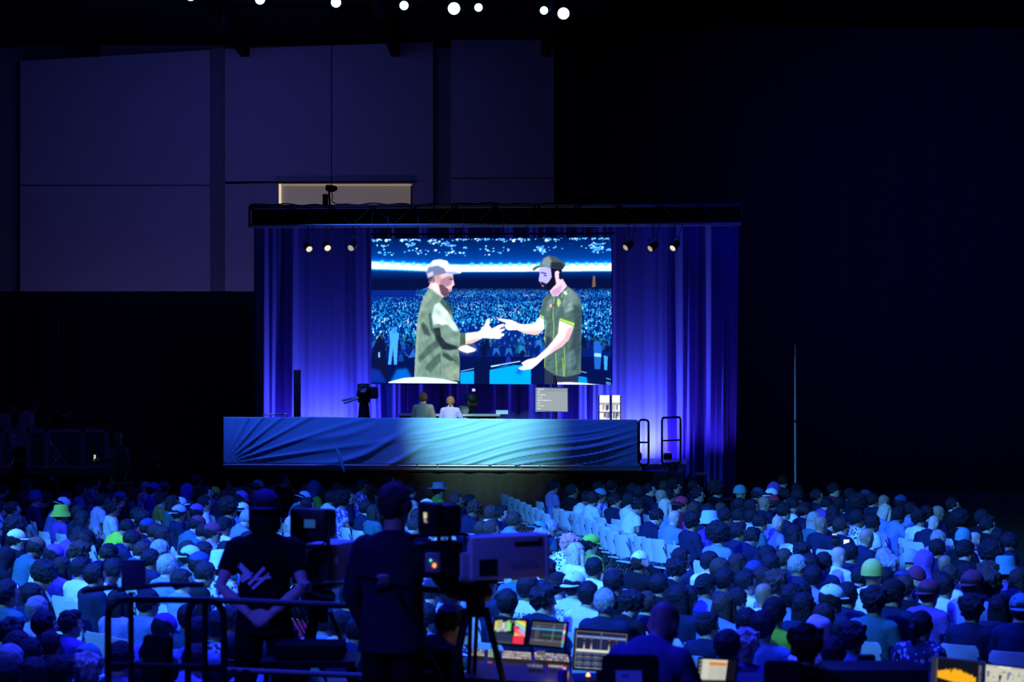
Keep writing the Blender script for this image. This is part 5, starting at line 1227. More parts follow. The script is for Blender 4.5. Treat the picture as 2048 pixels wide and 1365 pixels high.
for a in ((-.155, 1.275, -.085, 1.215, .040), (-.185, 1.150, -.105, 1.215, .016), (-.165, 1.185, -.085, 1.235, .014), (-.14, 1.165, -.07, 1.205, .016), (-.12, 1.195, -.055, 1.225, .012), (-.085, 1.150, .020, 1.262, .020), (-.060, 1.125, .035, 1.205, .018), (-.045, 1.185, .06, 1.200, .014), (-.02, 1.165, .05, 1.225, .012)): stroke(*a)
link('back_print', decal_mesh(br, FOP['tee'], mat('print_lilac', (.78, .72, 1.0), .7), y0=-1.), op1)
op2 = person_at(FOP2, 792, 1012, 12.0, RZ, -.35, 'right camera operator in long dark jacket and headset', top=('long', (.018, .018, .040)), legs=(.006, .006, .010), hair=('short', (.03, .02, .03)), hat=[('phones', (.05, .05, .07))], skin=(.35, .22, .2))
# broadcast cameras, looking along +Y; x to the right
def broadcast(loc, yaw, h, label, lensbox, vfm=None):
    t = thing('broadcast_camera', label, 'camera', loc, yaw)
    bm = B(); box(bm, (0, -.12, h), (.16, .34, .24), bev=.02); box(bm, (0, -.28, h + .02), (.13, .06, .18), bev=.01); box(bm, (.085, -.12, h - .02), (.02, .2, .14), bev=.006); obj('camera_body', bm, BLK, t)
    if lensbox:
        bm = B(); box(bm, (0, .36, h), (.27, .56, .29), bev=.018); box(bm, (0, .645, h), (.29, .03, .30), bev=.01); box(bm, (0, .07, h - .06), (.2, .1, .2), bev=.01); lb = obj('lens_box', bm, mat('lens_housing', (.40, .41, .46), .6, nz=.05), t)
        bm = B(); box(bm, (.137, .20, h - .06), (.006, .13, .11), bev=.002); box(bm, (.137, .50, h + .09), (.006, .2, .03)); obj('side_plate', bm, BLK, lb)
        bm = B(); box(bm, (.138, .585, h + .115), (.006, .025, .018)); obj('red_dot', bm, mat('dark_red', (.25, .02, .03), .5), lb)
        bm = B(); box(bm, (.138, .47, h - .06), (.004, .2, .03)); obj('name_strip', bm, mat('strip_grey', (.30, .31, .35), .6), lb)
        bm = B(); lathe(bm, [(.10, .66), (.11, .665), (.10, .67)], 24, Matrix.Translation((0, 0, h)) @ Matrix.Rotation(-PI / 2, 4, 'X')); obj('front_glass', bm, BLK, lb)
    else:
        bm = B(); box(bm, (0, .2, h), (.24, .36, .26), bev=.02); obj('lens_box', bm, mat('lens_housing'), t)
        bm = B(); lathe(bm, [(.08, .38), (.10, .39), (.11, .5), (.09, .5)], 20, Matrix.Translation((0, 0, h)) @ Matrix.Rotation(-PI / 2, 4, 'X')); obj('lens_hood', bm, BLK, t)
    bm = B(); box(bm, (0, -.06, h + .27), (.25, .16, .20), bev=.03); box(bm, (0, -.16, h + .27), (.27, .08, .22), bev=.02)
    for s in (-1, 1): tube(bm, (s * .09, -.06, h + .10), (s * .09, -.06, h + .2), .015)
    vf = obj('viewfinder', bm, BLK, t)
    bm = B(); box(bm, (.02, -.203, h + .28), (.08, .004, .055)); (obj('viewfinder_screen', bm, vfm, vf) if vfm else (bm.free(), link('viewfinder_screen', screen_mesh('viewfinder_screen', pv.out(), lambda u, v: V((-.025 + .10 * u, -.2035, h + .315 - .075 * v)), emattr('screen_pixels', 1.)), vf)))
    bm = B(); tube(bm, (0, -.3, h + .16), (0, .1, h + .16), .014); box(bm, (0, -.3, h + .14), (.03, .03, .05)); box(bm, (0, .1, h + .14), (.03, .03, .05)); obj('carry_handle', bm, BLKM, t)
    bm = B(); ty_ = .17 if lensbox else -.02; ell(bm, (0, ty_, h - .24), (.12, .12, .08), sub=3); box(bm, (0, ty_ * .6, h - .165), (.18, .40, .035), bev=.01); tube(bm, (0, ty_, h - .40), (0, ty_, h - .28), .07); obj('pan_head', bm, BLKM, t)
    for s in (-1, 1):
        bm = B(); pipe(bm, bend([(s * .12, -.05, h - .22), (s * .16, -.35, h - .18), (s * .18, -.62, h - .10)], .08), .014, 8); obj('pan_bar', bm, BLKM, t)
    bm = B(); box(bm, (.17, -.57, h - .10), (.05, .08, .06), bev=.01); cz = obj('zoom_control', bm, GREY, t)
    ty = .17 if lensbox else 0
    for k in range(3):
        a = 2.094 * k + (.75 if lensbox else .5)
        bm = B(); r0, r1 = .07, .42
        for e_ in (-.022, .022):
            d_ = V((-math.sin(a), math.cos(a), 0)) * e_
            tube(bm, V((r0 * math.cos(a), r0 * math.sin(a) + ty, h - .34)) + d_, V((r1 * math.cos(a), r1 * math.sin(a) + ty, .02)) + d_ * .6, .016)
        q = V((.25 * math.cos(a), .25 * math.sin(a) + ty, .02 + (h - .36) * .47)); box(bm, q, (.07, .07, .05), Matrix.Rotation(a, 4, 'Z'), bev=.01)
        obj('tripod_leg', bm, BLKM, t)
    iv = Matrix.Rotation(-yaw, 3, 'Z'); c0 = iv @ V((-.12, -.32, 0)) + V((0, 0, h + .0))
    bm = B(); box(bm, c0, (.10, .06, .13), Matrix.Rotation(-yaw, 4, 'Z'), bev=.012); tube(bm, c0, (0, -.1, h - .1), .012); cb = obj('control_box', bm, GREY, t)
    for c_, nm, p_, s_ in (((1, .12, .06), 'led_red', (.025, -.036, .16), .009), ((1, .35, .10), 'led_orange', (.012, -.036, -.015), .013), ((.1, .9, .5), 'led_green', (-.012, -.036, .018), .007), ((.5, .75, 1), 'led_white', (.04, -.036, .115), .010)):
        if lensbox and nm in ('led_red', 'led_white'): continue
        bm = B(); ell(bm, c0 + iv @ V(p_), (s_, s_, s_ * 1.2)); obj('indicator_lamp', bm, em(nm, c_, 1.6), cb)
    if not lensbox: bm = B(); p_ = c0 + iv @ V((.03, -.0, .11)); tube(bm, c0, p_ + V((0, 0, .06)), .022); obj('lamp_stalk', bm, BLK, cb)
    for k in range(4):
        bm = B(); y_ = -.2 + .03 * k; pipe(bm, bend([(.04 * (k - 1.5), -.31, h - .05), (.05 * (k - 1.5), -.42, h - .2), (.03 * (k - 1.5) + .05, -.3, h - .42), (.1, -.1, h - .8)], .08), .007, 6); obj('cable', bm, BLK, t)
    return t
pv = Pic(24, 16, 2, (12, 14, 20)); pv.rect(2, 1, 15, 8, (210, 205, 160)); pv.poly([(2, 8), (8, 2), (14, 7), (10, 14), (4, 13)], (150, 150, 130)); pv.rect(5, 5, 12, 8, (250, 240, 190)); pv.disc(8, 13, 2, 1.5, (255, 190, 170)); pv.disc(14, 13, 1.5, 1.5, (160, 220, 170))
SCRN = em('viewfinder_glow', (.85, .80, .55), .75)
q = P(640, 1126, 13.6)
broadcast((q.x, q.y, RZ), -.35, q.z - RZ, 'left broadcast camera, mostly silhouetted between the two operators', False, em('viewfinder_dim', (.02, .12, .45), .5))
q = P(905, 1117, 11.8)
cam2 = broadcast((q.x, q.y, RZ), -1.12, (q.z - RZ) / .88, 'right broadcast camera with long pale lens box pointing right', True); cam2.scale = (.88,) * 3
# guard rails of the riser
def riserail(name, pts, bars, label):
    t = thing('guard_rail', label, 'railing')
    bm = B(); pipe(bm, bend(pts, .12, 8), .021, 10); obj('top_rail', bm, BLKM, t)
    for a, b_ in bars: bm = B(); tube(bm, a, b_, .018); obj('bar', bm, BLKM, t)
    return t
Dr = 12.2
def R_(px, py, d=Dr): return P(px, py, d)
g = lambda px, d=Dr: V((P(px, 0, d).x, d, RZ))
riserail('r', [g(216, 11.9), R_(216, 1199, 11.9), R_(448, 1186 + 16, 12.1), g(448, 12.1)], [(R_(216, 1331, 11.9), R_(448, 1336, 12.1)), (R_(262, 1200, 11.93), g(262, 11.93)), (R_(410, 1201, 12.06), g(410, 12.06))], 'left black guard rail of the camera platform with rounded corners')
riserail('r', [g(376, 12.35), R_(376, 1199, 12.35), R_(752, 1215, 12.15), g(752, 12.15)], [(R_(376, 1338, 12.35), R_(752, 1354, 12.15))], 'right black guard rail of the camera platform, behind the left operator'.replace('behind the left operator', 'crossing the left operator'))
ms = thing('monitor_stand', 'black stand with long tilted arm and small purple screen at lower left', 'stand', P(262, 0, 12.4).xy.to_3d() + V((0, 0, RZ)))
def lo(px, py, d=12.4): return P(px, py, d) - V((P(262, 0, 12.4).x, 12.4, RZ))
bm = B(); tube(bm, (0, 0, .02), lo(262, 1185), .018); lathe(bm, [(.2, 0), (.2, .015), (.03, .03)], 16); obj('pole', bm, BLKM, ms)
bm = B(); loft(bm, [lo(164, 1183), lo(190, 1179), lo(235, 1174)], [.018, .02, .02], 10); loft(bm, [lo(235, 1180), lo(320, 1170), lo(408, 1170)], [.016, .018, .018], 10); obj('arm', bm, BLK, ms)
bm = B(); c_ = lo(267, 1148); box(bm, c_, (.15, .03, .175), bev=.008); obj('screen_case', bm, mat('screen_back', (.05, .04, .10), .5), ms)
bm = B(); pipe(bm, bend([lo(232, 1178), lo(203, 1160), lo(205, 1120), lo(222, 1112)], .05), .006, 6); obj('cable', bm, BLK, ms)
def officechair(px, d, ztop, yaw, label, w=.46, h=.55, lay=None):
    t = thing('office_chair', label, 'chair', P(px, 0, d).xy.to_3d() + V((0, 0, RZ)), yaw); zt_ = ztop - RZ
    bm = B(); box(bm, (0, -.22, zt_ - h / 2), (w, .07, h), Matrix.Rotation(-.08, 4, 'X'), bev=.03); obj('backrest', bm, BLKC, t)
    bm = B(); box(bm, (0, .02, .46), (w, .46, .08), bev=.03); obj('seat', bm, BLKC, t)
    bm = B(); tube(bm, (0, 0, .1), (0, 0, .43), .03); tube(bm, (0, -.16, .44), (0, -.25, .62), .022)
    for k in range(5): a = 1.257 * k; tube(bm, (0, 0, .1), (.28 * math.cos(a), .28 * math.sin(a), .05), .02); ell(bm, (.28 * math.cos(a), .28 * math.sin(a), .03), (.03, .03, .03))
    obj('wheel_base', bm, BLKM, t)
    if lay:
        pl = Pic(26, 24, 2, (168, 172, 235)); lay(pl)
        mm = patpic('paper_label', pl)
        def fn(u, v): return V((-.075 + .135 * u + .012 * v, -.262 - .02 * v * 0, zt_ - .075 - .19 * v))
        o = link('paper_label', screen_mesh('paper_label', pl.out(), fn, PAPER), t); o['label'] = 'white paper label'
    return t
def patpic(*a): return None
PAPER = bpy.data.materials.new('paper'); PAPER.use_nodes = True
_a = PAPER.node_tree.nodes.new('ShaderNodeAttribute'); _a.attribute_name = 'pixels'; PAPER.node_tree.links.new(_a.outputs['Color'], PAPER.node_tree.nodes['Principled BSDF'].inputs['Base Color'])
officechair(346, 12.6, P(0, 1262, 12.6).z, -.3, 'black office chair behind the left guard rail', w=.20 + .0, h=.6)
t = thing('equipment_case', 'black equipment case below the left broadcast camera', 'case', P(622, 0, 12.7).xy.to_3d() + V((0, 0, RZ)))
z0, z1 = P(0, 1345, 12.7).z - RZ, P(0, 1284, 12.7).z - RZ
bm = B(); box(bm, (0, 0, (.75 + z1) / 2), (.43, .3, z1 - .75), bev=.02); obj('case', bm, BLKC, t)
bm = B(); box(bm, (0, 0, .73), (.6, .45, .04))
for sx in (-.26, .26):
    for sy in (-.18, .18): tube(bm, (sx, sy, 0), (sx, sy, .72), .018)
obj('table', bm, BLKM, t)
# =================================================================== control desks
TB = mat('desk_black', (.015, .015, .02), .6)
dt = thing('control_table', 'long dark control table under the lighting desk and monitors', 'table'); TZ = 1.50
bm = B(); box(bm, (1.38, 12.2, TZ - .02), (3.3, .95, .04)); obj('table_top', bm, mat('table_cloth', (.05, .05, .12), .9), dt)
for x in (-.2, 1.2, 2.9):
    for y in (11.85, 12.55): bm = B(); tube(bm, (x, y, RZ), (x, y, TZ - .03), .022); obj('leg', bm, BLKM, dt)
def mquad(q, d0, d1): return [P(*q[0], d0), P(*q[1], d1), P(*q[2], d0 - .02), P(*q[3], d1 - .02)]
def facescreen(name, parent, pic, q, d0, d1, m='screen_pixels'):
    a, b_, c_, e_ = mquad(q, d0, d1); o = link(name, screen_mesh(name, pic.out(), lambda u, v: a.lerp(b_, u).lerp(c_.lerp(e_, u), v), emattr(m, 1.)), parent)
    nrm = (b_ - a).cross(c_ - a).normalized()
    return a, b_, c_, e_, nrm
def bez(parent, q4, th=.03, mg=.012, m=None):
    a, b_, c_, e_, n = q4; ux = (b_ - a).normalized(); uz = (a - c_).normalized(); bk = -n if n.y < 0 else n
    f = [a - ux * mg + uz * mg, b_ + ux * mg + uz * mg, e_ + ux * mg - uz * mg, c_ - ux * mg - uz * mg]
    bm = B(); fr = [bm.verts.new(p + bk * .004) for p in f]; bb = [bm.verts.new(p + bk * th) for p in f]
    bm.faces.new(fr); bm.faces.new(bb)
    for i in range(4): bm.faces.new((fr[i], fr[(i + 1) % 4], bb[(i + 1) % 4], bb[i]))
    obj('bezel', bm, m or BLK, parent, smooth=False)
ld = thing('lighting_desk', 'lighting desk with two colour touch screens and lit key panels', 'lighting desk')
rr = random.Random(9)
s1 = Pic(64, 56, 2, (18, 22, 38)); 
for i, c in enumerate([(250, 230, 110), (140, 235, 120), (235, 160, 230), (250, 240, 160), (120, 220, 230), (180, 240, 130)]):
    s1.rect(1 + i * 5, 3 + rr.uniform(0, 5), 5.4 + i * 5, 26 + rr.uniform(-4, 6), c, .95)
s1.rect(1, 22, 28, 29, (215, 205, 225), .6); s1.rect(30, 8, 34, 26, (110, 230, 140))
for i in range(3): s1.rect(30, 2 + i * 2, 42, 3 + i * 2, (120, 130, 150))
hue = [(240, 90, 90), (250, 170, 70), (245, 235, 90), (110, 230, 110), (110, 220, 235), (150, 140, 250), (240, 130, 220)]
for x in range(42, 64): 
    for y in range(2, 38):
        c = np.array(hue[int((y + (64 - x) * .6) / 5) % 7]) * (1 - (x - 42) / 60) + np.array([235, 225, 235]) * ((x - 42) / 60); s1.rect(x, y, x + 1, y + 1, c)
s1.rect(40, 14, 52, 22, (238, 60, 70)); s1.rect(40, 36, 62, 54, (236, 52, 84)); s1.rect(1, 32, 38, 50, (40, 52, 84)); s1.rect(1, 50, 38, 55, (90, 95, 110), .7)
q4 = facescreen('left_touch_screen', ld, s1, [(991, 1238), (1052, 1242), (985, 1286), (1048, 1291)], 12.65, 12.6); bez(ld, q4)
s2 = Pic(72, 54, 2, (42, 46, 62))
for i in range(8): s2.rect(2 + i * 8, 5, 2.6 + i * 8, 48, (110, 115, 130), .5)
for y in (3, 9, 40, 44, 49): s2.rect(1, y, 66, y + 2, (135, 138, 150), .55)
s2.rect(0, 15, 66, 18.5, (70, 160, 235)); s2.rect(24, 28, 66, 31, (50, 120, 80), .8); s2.rect(8, 8, 18, 38, (120, 130, 150), .35); s2.rect(46, 6, 47, 40, (190, 195, 200), .7)
for i in range(30): s2.rect(2 + i * 2.1, 41, 3 + i * 2.1, 43, rr.choice([(190, 190, 195), (90, 90, 100), (170, 90, 90)]))
for i, c in enumerate([(90, 140, 240), (230, 80, 80), (235, 240, 245), (110, 170, 240), (235, 100, 200), (90, 220, 120), (90, 150, 240)]): s2.rect(67, 1 + i * 7.5, 72, 8 + i * 7.5, c)
q4 = facescreen('right_touch_screen', ld, s2, [(1066, 1243), (1133, 1248), (1058, 1290), (1126, 1296)], 12.6, 12.55); bez(ld, q4)
def keypanel(q, cols, name, n=14, d0=12.35, d1=12.25):
    k = Pic(44, 16, 2, (30, 30, 36))
    for j in range(3):
        for i in range(n): k.rect(i * 44 / n + .4, j * 5.2 + .6, (i + 1) * 44 / n - .4, j * 5.2 + 4.9, rr.choice(cols))
    facescreen(name, ld, k, q, d0, d1)
cr = [(226, 214, 178), (205, 196, 165), (235, 228, 200), (150, 142, 120), (250, 240, 215)]
bm = B(); pa, pb, pc, pd = P(938, 1294, 12.5), P(1136, 1308, 12.4), P(930, 1352, 11.9), P(1150, 1366, 11.8)
for p_ in (pa, pb, pc, pd): pass
f_ = [bm.verts.new(p_ + V((0, .02, -.015))) for p_ in (pa, pb, pd, pc)]; b2 = [bm.verts.new(V((p_.x, p_.y + .02, TZ + .002))) for p_ in (pa, pb, pd, pc)]
bm.faces.new(f_); bm.faces.new(b2)
for i in range(4): bm.faces.new((f_[i], f_[(i + 1) % 4], b2[(i + 1) % 4], b2[i]))
obj('console_body', bm, TB, ld, smooth=False)
def onpanel(u, v):
    return pa.lerp(pb, u).lerp(pc.lerp(pd, u), v)
def lit(u0, v0, u1, v1, cols, n, m, name):
    k = Pic(n * 4, m * 4, 2, (24, 24, 30))
    for j in range(m):
        for i in range(n): k.rect(i * 4 + .5, j * 4 + .5, i * 4 + 3.6, j * 4 + 3.6, rr.choice(cols))
    link(name, screen_mesh(name, k.out(), lambda u, v: onpanel(u0 + (u1 - u0) * u, v0 + (v1 - v0) * v) + V((0, -.006, .008)), emattr('screen_pixels', 1.)), ld)
lit(.04, .12, .16, .34, cr, 5, 3, 'key_bank'); lit(.20, .10, .30, .36, [(190, 225, 120), (226, 214, 178)], 4, 3, 'key_bank'); lit(.34, .10, .62, .36, cr, 12, 3, 'key_bank'); lit(.66, .08, .99, .34, cr + [(140, 132, 110)], 12, 3, 'key_bank')
lit(.58, .50, .72, .62, [(150, 150, 140), (110, 110, 105)], 8, 1, 'fader_strip'); lit(.78, .48, .95, .58, [(240, 150, 160), (245, 190, 140), (140, 220, 200), (250, 120, 130)], 7, 1, 'fader_strip'); lit(.20, .52, .24, .56, [(255, 110, 30)], 2, 1, 'fader_strip')
bm = B(); box(bm, onpanel(.72, .18) + V((0, 0, .02)), (.05, .03, .03)); 
for s_ in (.74, .8, .88): ell(bm, onpanel(s_, .30) + V((0, 0, .015)), (.012, .012, .010))
obj('encoder_knobs', bm, mat('knob_pale', (.75, .72, .62), .4), ld)
t = tag(obj('tumbler', (lambda q_: (lathe(q_, [(.028, 0), (.034, .14), (.032, .15)], 18), q_)[1])(B()), mat('blue_cup', (.10, .08, .35), .35), None, (P(1126, 0, 11.8).x, 11.8, TZ)), 'dark blue tumbler standing right of the lighting desk', 'tumbler')
# multiview monitor
mv = thing('multiview_monitor', 'monitor split into small camera pictures, right of the lighting desk', 'monitor')
k = Pic(100, 78, 2, (14, 16, 34))
def cell(x0, y0, x1, y1, kind):
    k.rect(x0, y0, x1, y1, (24, 34, 74))
    w, h_ = x1 - x0, y1 - y0
    k.rect(x0, y0 + h_ * .18, x1, y0 + h_ * .30, (140, 175, 250), .9)
    k.rect(x0, y0 + h_ * .7, x1, y1, (16, 40, 80))
    for sx in (.32, .62) if kind else (.5,):
        cx_ = x0 + w * sx; k.poly([(cx_ - w * .1, y1), (cx_ - w * .08, y0 + h_ * .5), (cx_, y0 + h_ * .42), (cx_ + w * .08, y0 + h_ * .5), (cx_ + w * .1, y1)], (30, 26, 40)); k.poly([(cx_ - w * .03, y1), (cx_, y0 + h_ * .48), (cx_ + w * .03, y1)], (225, 215, 210)); k.disc(cx_, y0 + h_ * .34, w * .04, h_ * .11, (120, 84, 70))
cell(2, 3, 49, 38, 1); cell(51, 3, 98, 38, 1); k.rect(2, 38, 98, 43, (230, 230, 215))
for j in range(3):
    for i in range(6):
        cell(2 + i * 16.2, 44 + j * 11.5, 16.5 + i * 16.2, 54 + j * 11.5, 0); k.rect(2 + i * 16.2, 53 + j * 11.5, 16.5 + i * 16.2, 54.6 + j * 11.5, (185, 185, 170), .8)
k.line([(.5, .5), (99.5, .5), (99.5, 77.5), (.5, 77.5), (.5, .5)], 1, (190, 190, 180)); k.line([(50, 0), (50, 40)], .8, (190, 190, 180))
q4 = facescreen('screen', mv, k, [(1153, 1262), (1254, 1270), (1149, 1336), (1249, 1342)], 12.35, 12.25); bez(mv, q4, mg=.016)
c_ = (q4[2] + q4[3]) / 2; bm = B(); tube(bm, (c_.x, c_.y + .05, TZ + .01), (c_.x, c_.y + .05, c_.z + .08), .018); box(bm, (c_.x, c_.y + .03, TZ + .008), (.2, .16, .014)); obj('stand', bm, BLKM, mv)
# gooseneck lamps that light the desk tops
def goose(px, py, d, label):
    t = thing('desk_lamp', label, 'desk lamp', (P(px, 0, d).x, d, TZ)); top = P(px, py, d) - V((P(px, 0, d).x, d, TZ))
    bm = B(); lathe(bm, [(.03, 0), (.03, .01), (.01, .015)], 12); obj('base', bm, BLKM, t)
    bm = B(); pipe(bm, bend([(0, .04, 0), (0, .06, top.z + .02), (0, 0, top.z + .04), (0, -.02, top.z)], .03), .005, 6); obj('gooseneck', bm, BLKM, t)
    bm = B(); lathe(bm, [(.006, .02), (.014, 0), (.010, -.002)], 10, Matrix.Translation((0, -.02, top.z))); obj('lamp_head', bm, em('lamp_warm', (1, .55, .22), 2.0), t)
goose(1176, 1352, 12., 'small warm gooseneck lamp below the split screen monitor'); goose(1129, 1343, 11.95, 'small warm lamp beside the dark blue tumbler')
for px, lab in ((1172, 'cream papers lying under the split screen monitor'), (1090, 'folded brown cloth lying on the lighting desk')):
    bm = B(); box(bm, (0, 0, .006), (.2, .14, .01), Matrix.Rotation(.3, 4, 'Z')); 
    o = obj('paper_stack' if px == 1172 else 'folded_cloth', bm, mat('paper_cream', (.75, .66, .5), .8) if px == 1172 else mat('tan_cloth', (.45, .22, .08), .9), None, (P(px, 0, 11.9).x, 11.9, TZ + (0 if px == 1172 else .0))); tag(o, lab, 'paper' if px == 1172 else 'cloth')
# people and chairs at the desks
def lab1(pl):
    pl.rect(6, 3, 13, 5, (60, 60, 160), .8); pl.rect(6, 9, 8, 13, (90, 90, 190), .7); pl.rect(6, 17, 12, 19, (80, 80, 180), .7); pl.rect(15, 16, 22, 18, (80, 80, 180), .7)
officechair(1262, 10.6, P(0, 1299, 10.6).z, -.08, 'black office chair with white paper label on its back', w=.30, h=.5, lay=lab1)
FSO = FIG[1]
def seatop(px, py, d, pose, yaw, label, **kw):
    b_ = person_at(FIG[pose], px, py, d, RZ, yaw, label, **kw); return b_
q = seatop(903, 1248, 12.35, 1, -.9, 'dark clad technician sitting behind the tripod, face lit by the desk', top=('long', (.008, .008, .012)), hair=('short', (.012, .01, .012)), skin=(.5, .32, .25))
officechair(884, 12.3, P(0, 1330, 12.3).z, -.9, 'dark office chair under the technician by the tripod', w=.40, h=.4)
q = seatop(1327, 1252, 11.45, 2, -.5, 'shaven technician in plain blue jacket bending over the table', top=('long', (.07, .06, .30)), hair=None, skin=(.22, .13, .22))
officechair(1345, 11.2, P(0, 1420, 11.2).z, -.5, 'dark office chair under the technician in the blue jacket', w=.42, h=.4)
q = seatop(1612, 1297, 11.35, 0, -.35, 'technician in black with thick dark hair at the lower right', top=('long', (.006, .006, .008)), hair=('curly', (.006, .006, .008)), skin=(.25, .15, .12))
officechair(1572, 11.3, P(0, 1312, 11.3).z, -.2, 'black office chair behind the technician with thick dark hair', w=.22, h=.5)
# cream monitor, amber led desk, and the two right screens
cm = thing('document_monitor', 'monitor showing a cream page with an orange bar', 'monitor')
k = Pic(80, 56, 2, (16, 16, 20)); k.rect(6, 1, 60, 56, (196, 198, 180)); k.rect(10, 2, 58, 55, (206, 206, 190)); k.rect(22, 6, 59, 13, (222, 132, 52)); k.rect(22, 14, 40, 44, (190, 190, 180)); k.rect(41, 14, 58, 44, (184, 186, 178)); k.rect(14, 46, 52, 52, (178, 186, 100)); k.rect(14, 44, 56, 56, (190, 195, 120), .6)
for i in range(6): k.rect(1, 2 + i * 8, 4, 7 + i * 8, (150, 150, 140))
q4 = facescreen('screen', cm, k, [(1400, 1318), (1474, 1322), (1394, 1372), (1466, 1378)], 12.35, 12.3); bez(cm, q4)
c_ = (q4[2] + q4[3]) / 2; bm = B(); box(bm, (c_.x, c_.y + .03, TZ + (c_.z - TZ) / 2), (.06, .03, abs(c_.z - TZ) + .04)); box(bm, (c_.x, c_.y + .02, TZ + .006), (.2, .14, .012)); obj('stand', bm, BLKM, cm)
sd = thing('sound_desk', 'dark sound desk with a row of amber lamps at lower right', 'sound desk', (P(1735, 0, 12.65).x, 12.65, TZ))
zt_ = P(0, 1340, 12.65).z - TZ
bm = B(); box(bm, (0, .1, zt_ / 2), (.62, .2, zt_), bev=.01); box(bm, (.0, .1, zt_ + .01), (.62, .03, .02)); obj('meter_bridge', bm, TB, sd)
bm = B(); box(bm, (0, -.18, .04), (.62, .4, .08), bev=.01); obj('fader_bed', bm, TB, sd)
for i in range(8):
    bm = B(); box(bm, (-.295 + i * .021, -.004, zt_ - .055 - .001 * i), (.013, .006, .012)); obj('amber_lamp', bm, em('amber', (1, .55, .16), .8), sd)
bm = B(); box(bm, (-.2, -.004, zt_ - .10), (.17, .004, .03)); obj('label_strip', bm, em('strip_dim', (.45, .42, .38), .5), sd)
bm = B(); box(bm, (.01, .1, zt_ + .045), (.11, .07, .07), bev=.01); obj('radio_pack', bm, BLK, sd)
am = thing('analyser_monitor', 'monitor with orange sound spectrum graph at lower right', 'monitor')
k = Pic(112, 60, 2, (16, 17, 24)); k.rect(0, 0, 9, 60, (44, 46, 56)); k.rect(9, 1, 11, 60, (90, 90, 96)); k.rect(100, 4, 108, 60, (52, 56, 70))
pts = [(12, 42)]; yy = 30
for i in range(84):
    u = i / 83; yy = 25 - 5 * math.sin(min(1, u * 2.2) * PI / 2) + 13 * max(0, u - .52) ** 1.2 * 2.0 + rr.uniform(-2, 2); pts.append((12 + 83 * u, yy - (3 if rr.random() < .1 else 0)))
pts += [(96, 50 + 2), (12, 38)]; k.poly(pts, (255, 178, 20))
for i in range(14): k.disc(20 + rr.uniform(0, 60), 52 + rr.uniform(-3, 5), rr.uniform(1.5, 4), rr.uniform(2, 5), rr.choice([(40, 90, 150), (60, 150, 160), (90, 60, 150)]), .7)
for i in range(12): k.rect(101, 8 + i * 4, 101 + rr.uniform(2, 6), 10 + i * 4, (150, 155, 165), .7)
q4 = facescreen('screen', am, k, [(1866, 1316), (1968, 1327), (1863, 1376), (1966, 1388)], 12.05, 11.95); bez(am, q4, mg=.010, m=mat('pale_bezel', (.55, .52, .42), .5))
c_ = (q4[2] + q4[3]) / 2; bm = B(); box(bm, (c_.x, c_.y + .04, TZ + .05), (.07, .03, .14)); box(bm, (c_.x, c_.y + .03, TZ + .008), (.24, .16, .014)); obj('stand', bm, BLKM, am)
um = thing('mixer_monitor', 'pale monitor with small black controls at the right corner', 'monitor')
k = Pic(100, 60, 2, (205, 204, 186)); k.rect(0, 0, 100, 5, (190, 190, 178)); k.rect(30, 0, 60, 4, (235, 235, 230))
for i in range(46):
    x, y = rr.uniform(2, 96), rr.choice([10, 14, 22, 30, 36, 42, 48]); k.rect(x, y, x + rr.uniform(1.5, 4), y + rr.uniform(2, 5), rr.choice([(40, 40, 44), (90, 100, 80), (60, 60, 64), (120, 130, 110)]))
k.rect(52, 12, 56, 22, (50, 70, 170)); k.rect(4, 12, 8, 24, (50, 80, 50)); k.line([(5, 30), (60, 36)], .6, (120, 120, 110))
q4 = facescreen('screen', um, k, [(1972, 1330), (2056, 1340), (1970, 1390), (2054, 1400)], 11.95, 11.85); bez(um, q4, mg=.008)
c_ = (q4[2] + q4[3]) / 2; bm = B(); box(bm, (c_.x, c_.y + .04, TZ + .04), (.07, .03, .12)); box(bm, (c_.x, c_.y + .03, TZ + .008), (.24, .16, .014)); obj('stand', bm, BLKM, um)
# white jacket over a chair at left, barrel bag at right
p = floorpt(98, 1105, .80); j = B()
loft(j, [(0, -.02, -.28), (0, 0, -.1), (0, .0, .02), (0, .0, .10)], [(.16, .07), (.15, .075), (.10, .06), (.03, .03)], 16)
for v in j.verts: v.co += v.co.normalized() * noise.noise(v.co * 9) * .03
me = remesh(j, .012, .6, 1, 'draped_jacket', CLOTH)
o = link('draped_jacket', me, None, (p.x, p.y, p.z), -1., (.72, .74, .78)); tag(o, 'white jacket draped over a chair back in the left crowd', 'jacket')
chair(p.x + .02, p.y + .25, -1.05, 'white folding chair under the white draped jacket', None)
p = floorpt(1688 + 760 * .17578, 940 + 1060 * .17578, 1.0); q_ = Matrix.Rotation(PI / 2, 4, 'Y')
t = thing('barrel_bag', 'grey barrel shaped bag standing on a chair back in the right crowd', 'bag', p, -.2)
bm = B(); lathe(bm, [(.09, -.14), (.105, -.12), (.105, .12), (.09, .14)], 20, q_); obj('bag_body', bm, mat('grey_bag', (.20, .24, .30), .7), t)
bm = B(); pipe(bm, [(.09 * math.cos(a) * .0 + .02, .11 * math.cos(a), .11 * math.sin(a)) for a in [PI * i / 10 for i in range(11)]], .01, 6); obj('strap', bm, BLKC, t)
chair(p.x, p.y + .15, -.9, 'white folding chair under the grey barrel bag', None)
